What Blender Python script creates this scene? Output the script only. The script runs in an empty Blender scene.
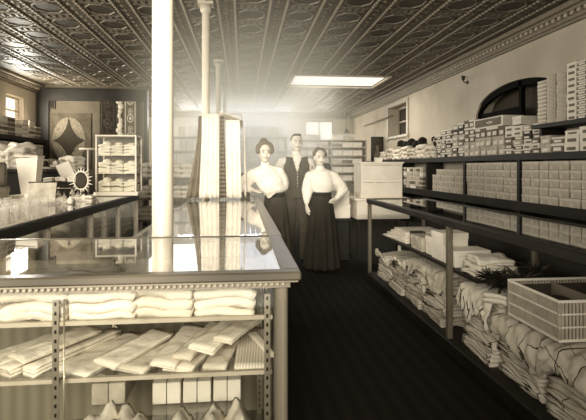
import bpy, math, random
from mathutils import Vector, Matrix, noise
random.seed(7)
SC = bpy.context.scene
COL = SC.collection
R = math.radians

# ------------------------------------------------------------ camera
TH = math.atan(51 / 480.0)
S_, C_ = math.sin(TH), math.cos(TH)
CAMZ = 1.35
cam_d = bpy.data.cameras.new('camera')
cam = bpy.data.objects.new('camera', cam_d)
COL.objects.link(cam)
cam.location = (0, 0, CAMZ)
cam.rotation_euler = (R(90), 0, -TH)
cam_d.sensor_fit = 'HORIZONTAL'
cam_d.sensor_width = 36
cam_d.lens = 36 * 480 / 586.0
cam_d.shift_y = -43 / 586.0
cam_d.clip_start = 0.02
SC.camera = cam

# ------------------------------------------------------------ look, world, lights
SC.view_settings.view_transform = 'Standard'
SC.view_settings.look = 'None'
SC.view_settings.gamma = 1
SC.view_settings.use_curve_mapping = False
SC.view_settings.exposure = -0.08
SC.cycles.use_denoising = True
SC.cycles.max_bounces = 8
SC.cycles.transparent_max_bounces = 24
SC.cycles.volume_bounces = 1
SC.cycles.caustics_reflective = False
SC.cycles.caustics_refractive = False
SC.cycles.sample_clamp_indirect = 6
LT = (1.0, 0.955, 0.83)
w = bpy.data.worlds.new('world'); SC.world = w
w.use_nodes = True
w.node_tree.nodes['Background'].inputs[0].default_value = (*LT, 1)
w.node_tree.nodes['Background'].inputs[1].default_value = 1.15

def area(name, loc, rot, sx, sy, power, col=LT, spread=180):
    l = bpy.data.lights.new(name, 'AREA')
    l.shape = 'RECTANGLE'; l.size = sx; l.size_y = sy
    l.energy = power; l.color = col; l.spread = R(spread)
    o = bpy.data.objects.new(name, l)
    COL.objects.link(o); o.location = loc; o.rotation_euler = [R(a) for a in rot]
    return o

area('skylight_daylight', (2.0, 10.3, 3.15), (0, 0, 0), 1.7, 1.2, 60)
area('rear_ceiling_fill', (-0.3, 13.7, 3.15), (0, 0, 0), 4.4, 4.2, 220)  # added fill to brighten the rear haze; no skylight opens here
area('rear_wall_fill', (-0.2, 16.2, 2.86), (-80, 0, 0), 3.8, 0.26, 170)  # added fill strip for the rear haze; the back wall has no transom
area('back_window_daylight', (2.63, 16.15, 2.6), (-90, 0, 0), 0.85, 0.55, 12)
area('left_window_daylight', (-4.52, 10.35, 2.5), (0, -90, 0), 0.6, 0.7, 110)
area('storefront_daylight', (-1.25, -1.3, 2.1), (84, 0, -5), 2.4, 1.7, 85, LT, 70)
area('people_fill_beam', (-0.2, -1.3, 2.95), (77, 0, -4), 2.2, 0.35, 23, LT, 34)  # added narrow beam to brighten the people; no real opening behind it
area('left_side_fill', (-4.5, 5.2, 2.2), (0, -90, 0), 1.3, 5.0, 130, LT, 120)  # added fill for the left and centre; the window is made up

# ------------------------------------------------------------ placing helpers (metres)
def W(px, d):
    cl = (px - 293) * d / 480.0
    return cl * C_ + d * S_, d * C_ - cl * S_
def on_x(px, x):
    d = 480 * x / (C_ * (px - 242.0))
    return (d - x * S_) / C_

# ------------------------------------------------------------ materials
def tone(v):
    return (v, v * (0.805 + 0.125 * v), v * (0.54 + 0.28 * v), 1)
MATS = {}
def mat(name, v, rough=0.6, spec=0.4, var=0.0, scale=8, bump=0.0, bscale=40, metal=0.0, v2=None, kind=None, stretch=None, coat=0):
    if name in MATS: return MATS[name]
    m = bpy.data.materials.new(name); m.use_nodes = True
    nt = m.node_tree; N = nt.nodes; L = nt.links
    b = N['Principled BSDF']
    b.inputs['Roughness'].default_value = rough
    b.inputs['Specular IOR Level'].default_value = spec
    b.inputs['Metallic'].default_value = metal
    b.inputs['Coat Weight'].default_value = coat
    b.inputs['Base Color'].default_value = tone(v)
    tc = N.new('ShaderNodeTexCoord'); mp = N.new('ShaderNodeMapping')
    L.new(tc.outputs['Object'], mp.inputs[0])
    if stretch: mp.inputs['Scale'].default_value = stretch
    src = None
    if kind == 'wave':
        t = N.new('ShaderNodeTexWave'); t.inputs['Scale'].default_value = scale
        t.inputs['Distortion'].default_value = 1.5; src = t.outputs['Fac']
    elif kind == 'bands':
        t = N.new('ShaderNodeTexWave'); t.inputs['Scale'].default_value = scale
        t.inputs['Distortion'].default_value = 0.3; t.bands_direction = 'Z'; src = t.outputs['Fac']
    elif kind == 'voro':
        t = N.new('ShaderNodeTexVoronoi'); t.inputs['Scale'].default_value = scale; src = t.outputs['Distance']
    elif kind == 'brick':
        t = N.new('ShaderNodeTexBrick'); t.inputs['Scale'].default_value = scale; src = t.outputs['Fac']
    elif kind == 'check':
        t = N.new('ShaderNodeTexChecker'); t.inputs['Scale'].default_value = scale; src = t.outputs['Fac']
    elif var or v2 is not None:
        t = N.new('ShaderNodeTexNoise'); t.inputs['Scale'].default_value = scale
        t.inputs['Detail'].default_value = 6; src = t.outputs['Fac']
    if src is not None:
        L.new(mp.outputs[0], t.inputs['Vector'])
        r = N.new('ShaderNodeValToRGB')
        a, c = (v, v2) if v2 is not None else (max(0.004, v * (1 - var)), min(0.95, v * (1 + var)))
        r.color_ramp.elements[0].color = tone(a); r.color_ramp.elements[1].color = tone(c)
        if kind is None:
            r.color_ramp.elements[0].position = 0.3; r.color_ramp.elements[1].position = 0.7
        L.new(src, r.inputs[0]); L.new(r.outputs[0], b.inputs['Base Color'])
    if bump:
        n = N.new('ShaderNodeTexNoise'); n.inputs['Scale'].default_value = bscale; n.inputs['Detail'].default_value = 5
        L.new(tc.outputs['Object'], n.inputs['Vector'])
        bp = N.new('ShaderNodeBump'); bp.inputs['Strength'].default_value = bump; bp.inputs['Distance'].default_value = 0.02
        L.new(n.outputs['Fac'], bp.inputs['Height']); L.new(bp.outputs[0], b.inputs['Normal'])
    MATS[name] = m
    return m

def glass_mat():
    m = bpy.data.materials.new('case_glass'); m.use_nodes = True
    nt = m.node_tree; N = nt.nodes; L = nt.links
    N.remove(N['Principled BSDF'])
    out = N['Material Output']
    tr = N.new('ShaderNodeBsdfTransparent'); tr.inputs[0].default_value = (0.97, 0.97, 0.95, 1)
    gl = N.new('ShaderNodeBsdfGlossy'); gl.inputs['Roughness'].default_value = 0.015
    gl.inputs[0].default_value = (1, 1, 1, 1)
    lw = N.new('ShaderNodeLayerWeight'); lw.inputs['Blend'].default_value = 0.5
    p = N.new('ShaderNodeMath'); p.operation = 'POWER'; p.inputs[1].default_value = 4.2
    L.new(lw.outputs['Facing'], p.inputs[0])
    ma = N.new('ShaderNodeMath'); ma.operation = 'MULTIPLY_ADD'; ma.inputs[1].default_value = 0.93; ma.inputs[2].default_value = 0.04
    L.new(p.outputs[0], ma.inputs[0])
    mx = N.new('ShaderNodeMixShader')
    L.new(ma.outputs[0], mx.inputs[0]); L.new(tr.outputs[0], mx.inputs[1]); L.new(gl.outputs[0], mx.inputs[2])
    L.new(mx.outputs[0], out.inputs['Surface'])
    return m
def emit_mat(name, v, s):
    m = bpy.data.materials.new(name); m.use_nodes = True
    b = m.node_tree.nodes['Principled BSDF']
    b.inputs['Base Color'].default_value = tone(v)
    b.inputs['Emission Color'].default_value = (*LT, 1)
    b.inputs['Emission Strength'].default_value = s
    return m
def windowpane_mat(name, v, line, sc, width, dist):
    """cloth with thin dark lines, for checked and striped linen"""
    m = mat(name, v, 0.9, 0.1)
    nt = m.node_tree; N = nt.nodes; L = nt.links; b = N['Principled BSDF']
    tc = N.new('ShaderNodeTexCoord')
    ws = []
    for dr in ('X', 'Y'):
        t = N.new('ShaderNodeTexWave'); t.bands_direction = dr
        t.inputs['Scale'].default_value = sc if dr == 'X' else sc * 0.6
        t.inputs['Distortion'].default_value = dist; t.inputs['Detail'].default_value = 1
        t.inputs['Detail Scale'].default_value = 0.6
        L.new(tc.outputs['Object'], t.inputs['Vector'])
        g = N.new('ShaderNodeMath'); g.operation = 'GREATER_THAN'; g.inputs[1].default_value = 1 - width
        L.new(t.outputs['Fac'], g.inputs[0]); ws.append(g)
    mx = N.new('ShaderNodeMath'); mx.operation = 'MAXIMUM'
    L.new(ws[0].outputs[0], mx.inputs[0]); L.new(ws[1].outputs[0], mx.inputs[1])
    c = N.new('ShaderNodeMix'); c.data_type = 'RGBA'
    c.inputs['A'].default_value = tone(v); c.inputs['B'].default_value = tone(line)
    L.new(mx.outputs[0], c.inputs['Factor']); L.new(c.outputs['Result'], b.inputs['Base Color'])
    return m

GLASS = glass_mat()
PLASTER = mat('aged_plaster', 0.5, 0.85, 0.2, var=0.14, scale=1.3, bump=0.15, bscale=6)
PLASTER_L = mat('pale_plaster', 0.62, 0.85, 0.2, var=0.08, scale=1.3, bump=0.1, bscale=6)
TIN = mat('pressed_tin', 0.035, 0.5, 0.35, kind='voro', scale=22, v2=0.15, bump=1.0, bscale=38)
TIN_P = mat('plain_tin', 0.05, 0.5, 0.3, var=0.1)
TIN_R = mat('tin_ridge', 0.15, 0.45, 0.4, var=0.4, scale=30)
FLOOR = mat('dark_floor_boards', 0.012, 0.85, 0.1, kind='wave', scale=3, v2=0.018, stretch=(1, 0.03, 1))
DARKWOOD = mat('dark_varnished_wood', 0.010, 0.5, 0.2, kind='wave', scale=4, v2=0.026, stretch=(1, 1, 0.2))
MIDWOOD = mat('oak_case_wood', 0.09, 0.4, 0.4, kind='wave', scale=6, v2=0.18, stretch=(1, 1, 0.15))
LIGHTWOOD = mat('pale_case_wood', 0.42, 0.45, 0.4, var=0.15, scale=14)
SHELFWOOD = mat('black_shelf_wood', 0.016, 0.55, 0.25, var=0.3, scale=5)
COLUMN = mat('cream_column_paint', 0.54, 0.4, 0.4, var=0.03, scale=3)
WHITE = mat('white_cloth', 0.74, 0.9, 0.1, var=0.06, scale=5, bump=0.7, bscale=16)
WHITE2 = mat('ivory_cloth', 0.66, 0.9, 0.1, var=0.12, scale=7, bump=0.8, bscale=18)
STRIPE = mat('striped_cloth', 0.52, 0.9, 0.1, kind='wave', scale=30, v2=0.8)
CARD = mat('white_card', 0.78, 0.7, 0.2, var=0.07, scale=6)
CARDM = mat('buff_card', 0.50, 0.7, 0.2, var=0.28, scale=11)
CARDD = mat('brown_card', 0.17, 0.7, 0.2, var=0.2, scale=6)
CARDK = mat('dark_card', 0.05, 0.7, 0.2, var=0.2, scale=6)
BLACK = mat('black_cloth', 0.02, 0.85, 0.15, var=0.3, scale=10)
IRON = mat('dark_iron', 0.03, 0.4, 0.5, metal=0.4)
NICKEL = mat('nickel', 0.45, 0.3, 0.5, metal=0.8)
SLOT = mat('slot_dark', 0.015, 0.8, 0.1)
BOXP = [CARD, CARDM, CARDD, CARDK, mat('pale_lid_card', .62, .7, .2, var=.12, scale=9)]

# ------------------------------------------------------------ mesh builder
class MB:
    def __init__(s): s.v = []; s.f = []; s.m = []; s.sm = []
    def add(s, vs, fs, mi=0, smooth=False):
        o = len(s.v); s.v += [tuple(v) for v in vs]
        s.f += [tuple(o + i for i in f) for f in fs]; s.m += [mi] * len(fs); s.sm += [smooth] * len(fs)
        return s
    def box(s, x0, x1, y0, y1, z0, z1, mi=0, b=0.0, M=None):
        if x0 > x1: x0, x1 = x1, x0
        if y0 > y1: y0, y1 = y1, y0
        if z0 > z1: z0, z1 = z1, z0
        b = min(b, (x1 - x0) * .3, (y1 - y0) * .3, (z1 - z0) * .3)
        if b <= 0:
            vs = [(x, y, z) for z in (z0, z1) for y in (y0, y1) for x in (x0, x1)]
            fs = [(0, 2, 3, 1), (4, 5, 7, 6), (0, 1, 5, 4), (2, 6, 7, 3), (0, 4, 6, 2), (1, 3, 7, 5)]
        else:
            # chamfered box: 24 verts
            vs = []; idx = {}
            for ix, x in enumerate((x0, x1)):
                for iy, y in enumerate((y0, y1)):
                    for iz, z in enumerate((z0, z1)):
                        dx = b if ix == 0 else -b; dy = b if iy == 0 else -b; dz = b if iz == 0 else -b
                        idx[ix, iy, iz] = len(vs)
                        vs += [(x, y + dy, z + dz), (x + dx, y, z + dz), (x + dx, y + dy, z)]
            fs = []
            def q(ids, n):
                c = sum((Vector(vs[i]) for i in ids), Vector()) / len(ids)
                nn = (Vector(vs[ids[1]]) - Vector(vs[ids[0]])).cross(Vector(vs[ids[2]]) - Vector(vs[ids[0]]))
                fs.append(tuple(ids) if nn.dot(n) > 0 else tuple(reversed(ids)))
            ctr = Vector(((x0 + x1) / 2, (y0 + y1) / 2, (z0 + z1) / 2))
            def qq(ids):
                c = sum((Vector(vs[i]) for i in ids), Vector()) / len(ids); q(ids, c - ctr)
            for k in (0, 1):
                qq([idx[k, 0, 0], idx[k, 1, 0], idx[k, 1, 1], idx[k, 0, 1]])
                qq([idx[0, k, 0] + 1, idx[1, k, 0] + 1, idx[1, k, 1] + 1, idx[0, k, 1] + 1])
                qq([idx[0, 0, k] + 2, idx[1, 0, k] + 2, idx[1, 1, k] + 2, idx[0, 1, k] + 2])
                for l in (0, 1):
                    qq([idx[0, k, l] + 1, idx[1, k, l] + 1, idx[1, k, l] + 2, idx[0, k, l] + 2])
                    qq([idx[k, 0, l] + 0, idx[k, 1, l] + 0, idx[k, 1, l] + 2, idx[k, 0, l] + 2])
                    qq([idx[k, l, 0] + 0, idx[k, l, 1] + 0, idx[k, l, 1] + 1, idx[k, l, 0] + 1])
                    for j in (0, 1):
                        i = idx[k, l, j]; qq([i, i + 1, i + 2])
        if M is not None: vs = [M @ Vector(v) for v in vs]
        return s.add(vs, fs, mi)
    def tube(s, pts, rad, n=10, mi=0, ell=None, smooth=True):
        """tapered tube with round ends through pts; rad number or list; ell = (ax, ratio) flattening along a world axis"""
        pts = [Vector(p) for p in pts]
        if not isinstance(rad, (list, tuple)): rad = [rad] * len(pts)
        rings = []; T0 = None; up = None
        for i, p in enumerate(pts):
            t = (pts[min(i + 1, len(pts) - 1)] - pts[max(i - 1, 0)]).normalized()
            if up is None:
                up = Vector((0, 0, 1)) if abs(t.z) < 0.9 else Vector((0, 1, 0))
            a = t.cross(up).normalized(); bq = a.cross(t).normalized(); up = bq
            rings.append([p + (a * math.cos(2 * math.pi * k / n) + bq * math.sin(2 * math.pi * k / n)) * rad[i] for k in range(n)])
        vs = [v for r in rings for v in r]; fs = []
        for i in range(len(rings) - 1):
            for k in range(n):
                k2 = (k + 1) % n
                fs.append((i * n + k, i * n + k2, (i + 1) * n + k2, (i + 1) * n + k))
        fs.append(tuple(reversed(range(n)))); fs.append(tuple((len(rings) - 1) * n + k for k in range(n)))
        return s.add(vs, fs, mi, smooth)
    def lathe(s, prof, n=20, mi=0, M=None, c=(0, 0), smooth=True):
        """prof: list of (r, z)"""
        vs = []; fs = []
        for r, z in prof:
            for k in range(n):
                a = 2 * math.pi * k / n
                vs.append((c[0] + r * math.cos(a), c[1] + r * math.sin(a), z))
        for i in range(len(prof) - 1):
            for k in range(n):
                k2 = (k + 1) % n
                fs.append((i * n + k, i * n + k2, (i + 1) * n + k2, (i + 1) * n + k))
        fs.append(tuple(reversed(range(n)))); fs.append(tuple((len(prof) - 1) * n + k for k in range(n)))
        if M is not None: vs = [M @ Vector(v) for v in vs]
        return s.add(vs, fs, mi, smooth)
    def ball(s, c, r, n=12, mi=0, M=None):
        if not isinstance(r, (list, tuple)): r = (r, r, r)
        vs = []; fs = []; m = max(5, n // 2 + 1)
        for i in range(m + 1):
            ph = math.pi * i / m
            for k in range(n):
                a = 2 * math.pi * k / n
                rr = math.sin(ph) + (1e-4)
                vs.append(Vector((r[0] * rr * math.cos(a), r[1] * rr * math.sin(a), -r[2] * math.cos(ph))))
        for i in range(m):
            for k in range(n):
                k2 = (k + 1) % n
                fs.append((i * n + k, i * n + k2, (i + 1) * n + k2, (i + 1) * n + k))
        if M is not None: vs = [M @ v for v in vs]
        vs = [v + Vector(c) for v in vs]
        fs.append(tuple(reversed(range(n)))); fs.append(tuple(m * n + k for k in range(n)))
        return s.add(vs, fs, mi, True)
    def sheet(s, fn, nu, nv, th, mi=0):
        """thick sheet: fn(u,v)->(x,y,z), th thickness along the local normal"""
        P = [[Vector(fn(i / nu, j / nv)) for j in range(nv + 1)] for i in range(nu + 1)]
        def nrm(i, j):
            a = P[min(i + 1, nu)][j] - P[max(i - 1, 0)][j]; b = P[i][min(j + 1, nv)] - P[i][max(j - 1, 0)]
            n = a.cross(b); return n.normalized() if n.length > 1e-9 else Vector((0, 0, 1))
        A = [P[i][j] + nrm(i, j) * th / 2 for i in range(nu + 1) for j in range(nv + 1)]
        B = [P[i][j] - nrm(i, j) * th / 2 for i in range(nu + 1) for j in range(nv + 1)]
        n = len(A); fs = []
        I = lambda i, j: i * (nv + 1) + j
        for i in range(nu):
            for j in range(nv):
                fs.append((I(i, j), I(i + 1, j), I(i + 1, j + 1), I(i, j + 1)))
                fs.append((n + I(i, j), n + I(i, j + 1), n + I(i + 1, j + 1), n + I(i + 1, j)))
        for i in range(nu):
            fs.append((I(i, 0), n + I(i, 0), n + I(i + 1, 0), I(i + 1, 0)))
            fs.append((I(i, nv), I(i + 1, nv), n + I(i + 1, nv), n + I(i, nv)))
        for j in range(nv):
            fs.append((I(0, j), I(0, j + 1), n + I(0, j + 1), n + I(0, j)))
            fs.append((I(nu, j), n + I(nu, j), n + I(nu, j + 1), I(nu, j + 1)))
        return s.add(A + B, fs, mi, True)
    def build(s, name, mats, parent=None, loc=None, rz=0):
        me = bpy.data.meshes.new(name)
        me.from_pydata(s.v, [], s.f)
        if not isinstance(mats, (list, tuple)): mats = [mats]
        for m in mats: me.materials.append(m)
        me.polygons.foreach_set('material_index', s.m)
        me.polygons.foreach_set('use_smooth', s.sm)
        me.update()
        o = bpy.data.objects.new(name, me); COL.objects.link(o)
        if parent: o.parent = parent
        if loc: o.location = loc
        if rz: o.rotation_euler = (0, 0, rz)
        return o

def tag(o, label=None, cat=None, group=None, kind=None):
    if label: o['label'] = label
    if cat: o['category'] = cat
    if group: o['group'] = group
    if kind: o['kind'] = kind
    return o
def thing(name, label, cat, loc=(0, 0, 0), rz=0, group=None):
    o = bpy.data.objects.new(name, None); COL.objects.link(o)
    o.location = loc; o.rotation_euler = (0, 0, rz); o.empty_display_size = 0.1
    return tag(o, label, cat, group)
def struct(o): o['kind'] = 'structure'; return o
def dup(root, loc, rz=None, label=None, group=None):
    r = root.copy(); COL.objects.link(r); r.location = loc
    if rz is not None: r.rotation_euler = (0, 0, rz)
    if label: r['label'] = label
    if group: r['group'] = group
    for ch in list(root.children):
        c = ch.copy(); COL.objects.link(c); c.parent = r
        for g in ch.children:
            d = g.copy(); COL.objects.link(d); d.parent = c
    return r
ORD = ['first', 'second', 'third', 'fourth', 'fifth', 'sixth', 'seventh', 'eighth', 'ninth', 'tenth', 'eleventh', 'twelfth',
       'thirteenth', 'fourteenth', 'fifteenth', 'sixteenth', 'seventeenth', 'eighteenth', 'nineteenth', 'twentieth', 'twenty-first', 'twenty-second', 'twenty-third', 'twenty-fourth']
ROWN = ['bottom', 'second', 'third', 'fourth', 'fifth', 'sixth', 'seventh', 'eighth', 'ninth', 'tenth', 'eleventh', 'twelfth']

# ============================================================ THE ROOM
XL, XR, YB, H, Y0 = -4.6, 3.8, 16.3, 3.2, -1.4
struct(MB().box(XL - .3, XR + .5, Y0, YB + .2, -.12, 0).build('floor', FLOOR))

def arch_wall(name, x, thick, openings, m, ya, yb):
    """side wall, inner face at x; openings = (y0, y1, zsill, topfunc)"""
    mb = MB(); xo = x + thick
    ys = {ya, yb}
    for (a, b, zs, tf) in openings:
        for k in range(17): ys.add(a + (b - a) * k / 16)
    ys = sorted(ys)
    for y0, y1 in zip(ys[:-1], ys[1:]):
        mid = (y0 + y1) / 2; op = None
        for o in openings:
            if o[0] < mid < o[1]: op = o
        if op is None:
            mb.box(x, xo, y0, y1, 0, H)
        else:
            mb.box(x, xo, y0, y1, 0, op[2])
            z0, z1 = op[3](y0), op[3](y1)
            X0, X1 = min(x, xo), max(x, xo)
            vs = [(X0, y0, z0), (X1, y0, z0), (X0, y1, z1), (X1, y1, z1), (X0, y0, H), (X1, y0, H), (X0, y1, H), (X1, y1, H)]
            mb.add(vs, [(0, 2, 3, 1), (4, 5, 7, 6), (0, 1, 5, 4), (2, 6, 7, 3), (0, 4, 6, 2), (1, 3, 7, 5)])
    return struct(mb.build(name, m))
AC, AH = 6.38, 1.10
def arch_top(y): return 2.2 + 0.36 * math.sqrt(max(0, 1 - ((y - AC) / AH) ** 2))
arch_wall('wall_right', XR, 0.4, [(AC - AH, AC + AH, 1.7, arch_top), (10.75, 12.15, 2.12, lambda y: 2.86)], PLASTER, Y0, YB)
arch_wall('wall_left', XL, -0.3, [(9.95, 10.72, 2.25, lambda y: 2.80)], PLASTER_L, Y0, YB)
# back wall with a bright window
mb = MB(); BX0, BX1, BZ0, BZ1 = W(306, 16.3)[0], W(334, 16.3)[0], 2.27, 2.92
mb.box(XL, BX0, YB, YB + .2, 0, H).box(BX1, XR, YB, YB + .2, 0, H).box(BX0, BX1, YB, YB + .2, 0, BZ0).box(BX0, BX1, YB, YB + .2, BZ1, H)
struct(mb.build('wall_back', PLASTER_L))
SKY = emit_mat('daylight_pane', 0.8, 1.1)
SKYD = emit_mat('dim_daylight_pane', 0.3, 0.10)
def window(name, fr_mb, fr_mat, pane_mb, pane_mat):
    o = struct(fr_mb.build(name, fr_mat))
    p = pane_mb.build('pane', pane_mat, o)
    return o
f = MB(); f.box(BX0, BX1, YB + .02, YB + .06, BZ0, BZ0 + .03).box(BX0, BX1, YB + .02, YB + .06, BZ1 - .03, BZ1)
for xx in (BX0, (BX0 + BX1) / 2 - .012, BX1 - .025): f.box(xx, xx + .025, YB + .02, YB + .06, BZ0 + .03, BZ1 - .03)
window('window_1', f, LIGHTWOOD, MB().box(BX0, BX1, YB + .08, YB + .1, BZ0, BZ1), SKY)
f = MB(); a, b = 9.95, 10.72
f.box(XL - .15, XL - .1, a, b, 2.25, 2.29).box(XL - .15, XL - .1, a, b, 2.76, 2.80).box(XL - .15, XL - .1, a, b, 2.5, 2.53)
for yy in (a, b - .04): f.box(XL - .15, XL - .1, yy, yy + .04, 2.29, 2.76)
window('window_2', f, LIGHTWOOD, MB().box(XL - .2, XL - .18, a, b, 2.25, 2.80), SKY)
# small sash window on the right wall, partly dark
f = MB(); a, b = 10.75, 12.15
xf = XR + .22
for z0, z1 in ((2.12, 2.17), (2.47, 2.51), (2.81, 2.86)): f.box(xf, xf + .05, a, b, z0, z1)
for yy in (a, (a + b) / 2 - .03, b - .05): f.box(xf, xf + .05, yy, yy + .05, 2.17, 2.81)
window('window_3', f, LIGHTWOOD, MB().box(xf + .06, xf + .08, a, b, 2.12, 2.86), mat('dusk_glass', 0.05, 0.15, 0.5))
f = MB()
f.box(XR - .03, XR, 10.65, 10.74, 2.02, 2.95).box(XR - .03, XR, 12.16, 12.25, 2.02, 2.95).box(XR - .03, XR, 10.74, 12.16, 2.87, 2.95)
f.box(XR - .06, XR + .2, 10.62, 12.28, 2.06, 2.115)
struct(f.build('trim_1', LIGHTWOOD))
# big arched window; its wide dark rim and panel imitate the unlit reveal
f = MB(); xf = XR + .03
f.box(xf, xf + .06, AC - AH, AC + AH, 1.7, 1.76)
for yy in (AC - AH + .01, 5.65, 6.25, AC + AH - .07): f.box(xf, xf + .06, yy, yy + .06, 1.76, arch_top(yy + (.0 if yy < AC else .06)) - .01)
f.box(xf + .02, xf + .05, 6.31, AC + AH - .07, 1.76, 2.2)  # opaque dark panel put in for the shade of the reveal
for k in range(24):
    y0 = AC - AH + 2 * AH * k / 24; y1 = AC - AH + 2 * AH * (k + 1) / 24
    z0, z1 = arch_top(y0), arch_top(y1)
    f.add([(xf, y0, z0 - .09), (xf, y1, z1 - .09), (xf, y1, z1), (xf, y0, z0), (xf + .06, y0, z0 - .09), (xf + .06, y1, z1 - .09), (xf + .06, y1, z1), (xf + .06, y0, z0)],
          [(0, 3, 2, 1), (4, 5, 6, 7), (0, 1, 5, 4)])
p = MB()  # pane carries the brick wall outside as its pattern
p.box(xf + .22, xf + .24, AC - AH, AC + AH, 1.7, 2.6)
window('window_4', f, mat('frame_and_reveal_shade', .006, .8, .05), p, mat('brick_view_glass', 0.06, 0.8, 0.1, kind='brick', scale=9, v2=0.12))

# cornice both sides and back
def cornice(name, pts, along, m):
    mb = MB()
    return struct(mb.build(name, m))
CORN = mat('cornice_tin', 0.22, 0.45, 0.4, var=0.2, scale=20)
def side_cornice(name, x, sg):
    mb = MB()
    for (dx, z0, z1) in ((.05, H - .20, H - .17), (.08, H - .17, H - .13), (.13, H - .09, H - .06), (.19, H - .06, H)):
        mb.box(x, x + sg * dx, Y0, YB, z0, z1)
    mb.box(x, x + sg * .06, Y0, YB, H - .13, H - .09)
    y = 1.6
    while y < YB - .1:
        mb.box(x + sg * .06, x + sg * .115, y, y + .055, H - .13, H - .09, 1); y += .11
    return struct(mb.build(name, [CORN, LIGHTWOOD]))
side_cornice('trim_2', XR, -1); side_cornice('trim_3', XL, 1)
mb = MB()
for (dx, z0, z1) in ((.05, H - .20, H - .17), (.08, H - .17, H - .09), (.19, H - .09, H)):
    mb.box(XL + .2, XR - .2, YB - dx, YB, z0, z1)
struct(mb.build('trim_4', CORN))

# pressed tin ceiling with a skylight opening
SX0, SX1, SY0, SY1 = 1.06, 2.98, 9.55, 10.85
mb = MB()
for (x0, x1, y0, y1) in ((XL, SX0, Y0, YB), (SX1, XR, Y0, YB), (SX0, SX1, Y0, SY0), (SX0, SX1, SY1, YB)):
    mb.box(x0, x1, y0, y1, H, H + .08)
PER, PY = 0.59, 0.61
def in_sky(x, y, r=.16): return SX0 - r < x < SX1 + r and SY0 - r < y < SY1 + r
def octo(cx, cy, rx, ry, z, k=.42):
    return [(cx + a * rx, cy + b * ry, z) for a, b in ((1, k), (k, 1), (-k, 1), (-1, k), (-1, -k), (-k, -1), (k, -1), (1, -k))]
y_max = YB
for i in range(-8, 7):
    cx = 0.12 + PER * i
    if cx < XL + .25 or cx > XR - .25: continue
    yy = 4.0
    while yy < YB - .2:
        if not in_sky(cx, yy):
            O = [octo(cx, yy, .158, .190, H), octo(cx, yy, .155, .186, H - .014), octo(cx, yy, .143, .171, H - .014), octo(cx, yy, .139, .166, H - .003)]
            vs = [v for o in O for v in o]; fs = []; 
            for r_ in range(3):
                fs += [(r_ * 8 + k, r_ * 8 + (k + 1) % 8, (r_ + 1) * 8 + (k + 1) % 8, (r_ + 1) * 8 + k) for k in range(8)]
            mb.add(vs, fs, 2)
            mb.add(O[3], [tuple(range(8))], 1)
        yb_ = yy + PY / 2
        if not in_sky(cx, yb_) and yb_ < YB - .15:
            for dx in (-.12, -.04, .04, .12):
                mb.box(cx + dx - .022, cx + dx + .022, yb_ - .045, yb_ + .045, H - .014, H, 2, b=.006)
            for dy in (-.075, .075):
                mb.box(cx - .17, cx + .17, yb_ + dy - .007, yb_ + dy + .007, H - .012, H, 2)
        yy += PY
    # narrow ornamental band to the right of this column of octagons
    bx = cx + PER / 2
    if bx > XR - .2: continue
    for dx in (-.095, .095):
        x = bx + dx
        segs = [(Y0, YB)] if not (SX0 - .02 < x < SX1 + .02) else [(Y0, SY0 - .05), (SY1 + .05, YB)]
        for (a, b) in segs:
            mb.box(x - .008, x + .008, a, b, H - .014, H, 2)
        y = 4.0
        while y < YB - .1:
            if not in_sky(x, y, .06):
                mb.box(x - .013, x + .013, y, y + .03, H - .024, H - .004, 3)
            y += .0762
    y = 4.0
    while y < YB - .1:
        if not in_sky(bx, y, .1):
            mb.add([(bx - .05, y, H), (bx, y - .05, H), (bx + .05, y, H), (bx, y + .05, H), (bx, y, H - .022)], [(0, 1, 4), (1, 2, 4), (2, 3, 4), (3, 0, 4)], 2)
        y += .1525
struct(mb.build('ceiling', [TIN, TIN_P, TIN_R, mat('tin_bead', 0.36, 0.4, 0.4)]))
f = MB()
f.box(SX0 - .05, SX0, SY0 - .05, SY1 + .05, H - .03, H + .35).box(SX1, SX1 + .05, SY0 - .05, SY1 + .05, H - .03, H + .35)
f.box(SX0, SX1, SY0 - .05, SY0, H - .03, H + .35).box(SX0, SX1, SY1, SY1 + .05, H - .03, H + .35)
window('window_5', f, PLASTER_L, MB().box(SX0, SX1, SY0, SY1, H + .02, H + .04), SKY)

# partition that closes the left aisle
mb = MB()
PX0, PX1, PYY = XL, -2.2, 11.3
mb.box(PX0, PX1, PYY, PYY + .12, 0, H, 0)
pw = mb; mb = MB()
mb.box(PX0 + .05, PX0 + .30, PYY - .06, PYY, 0, H - .1, 1).box(PX0 + .3, PX1, PYY - .06, PYY, H - .36, H - .1, 1)
mb.box(PX1 - .02, PX1 + .05, PYY - .06, PYY + .14, 0, H - .1, 1)
struct(mb.build('trim_5', [SHELFWOOD, SHELFWOOD]))
struct(pw.build('partition_wall', [mat('dim_panel', 0.11, 0.8, 0.2, var=0.25, scale=2.5), SHELFWOOD]))
# iron columns
for i, y in enumerate((2.58, 5.47, 8.4, 11.3)):
    t = thing('iron_column', ['thick pale round column nearest the camera rising behind the front showcase',
              'slender white column rising out of the draped cloth display', 'slender white column second behind the draped cloth display',
              'farthest faint white column near the back shelving'][i], 'column', (-.405 - .009 * (i == 0), y, 0), 0, 'white columns in a line')
    r = .043 if i else .055
    MB().lathe([(r + .03, 0), (r + .03, .06), (r + .008, .1), (r, .14), (r, H - .12), (r * .98, H - .10)], 24).build('shaft', COLUMN, t)
    MB().lathe([(r, H - .13), (r + .018, H - .10), (r + .022, H - .05), (r + .02, H - .05), (r + .02, H - .035)], 24).box(-.085, .085, -.085, .085, H - .035, H - .001).build('capital', COLUMN, t)
# ============================================================ SHOWCASES
def glass(name, parent, *b): return MB().box(*b).build(name, GLASS, parent)
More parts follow.
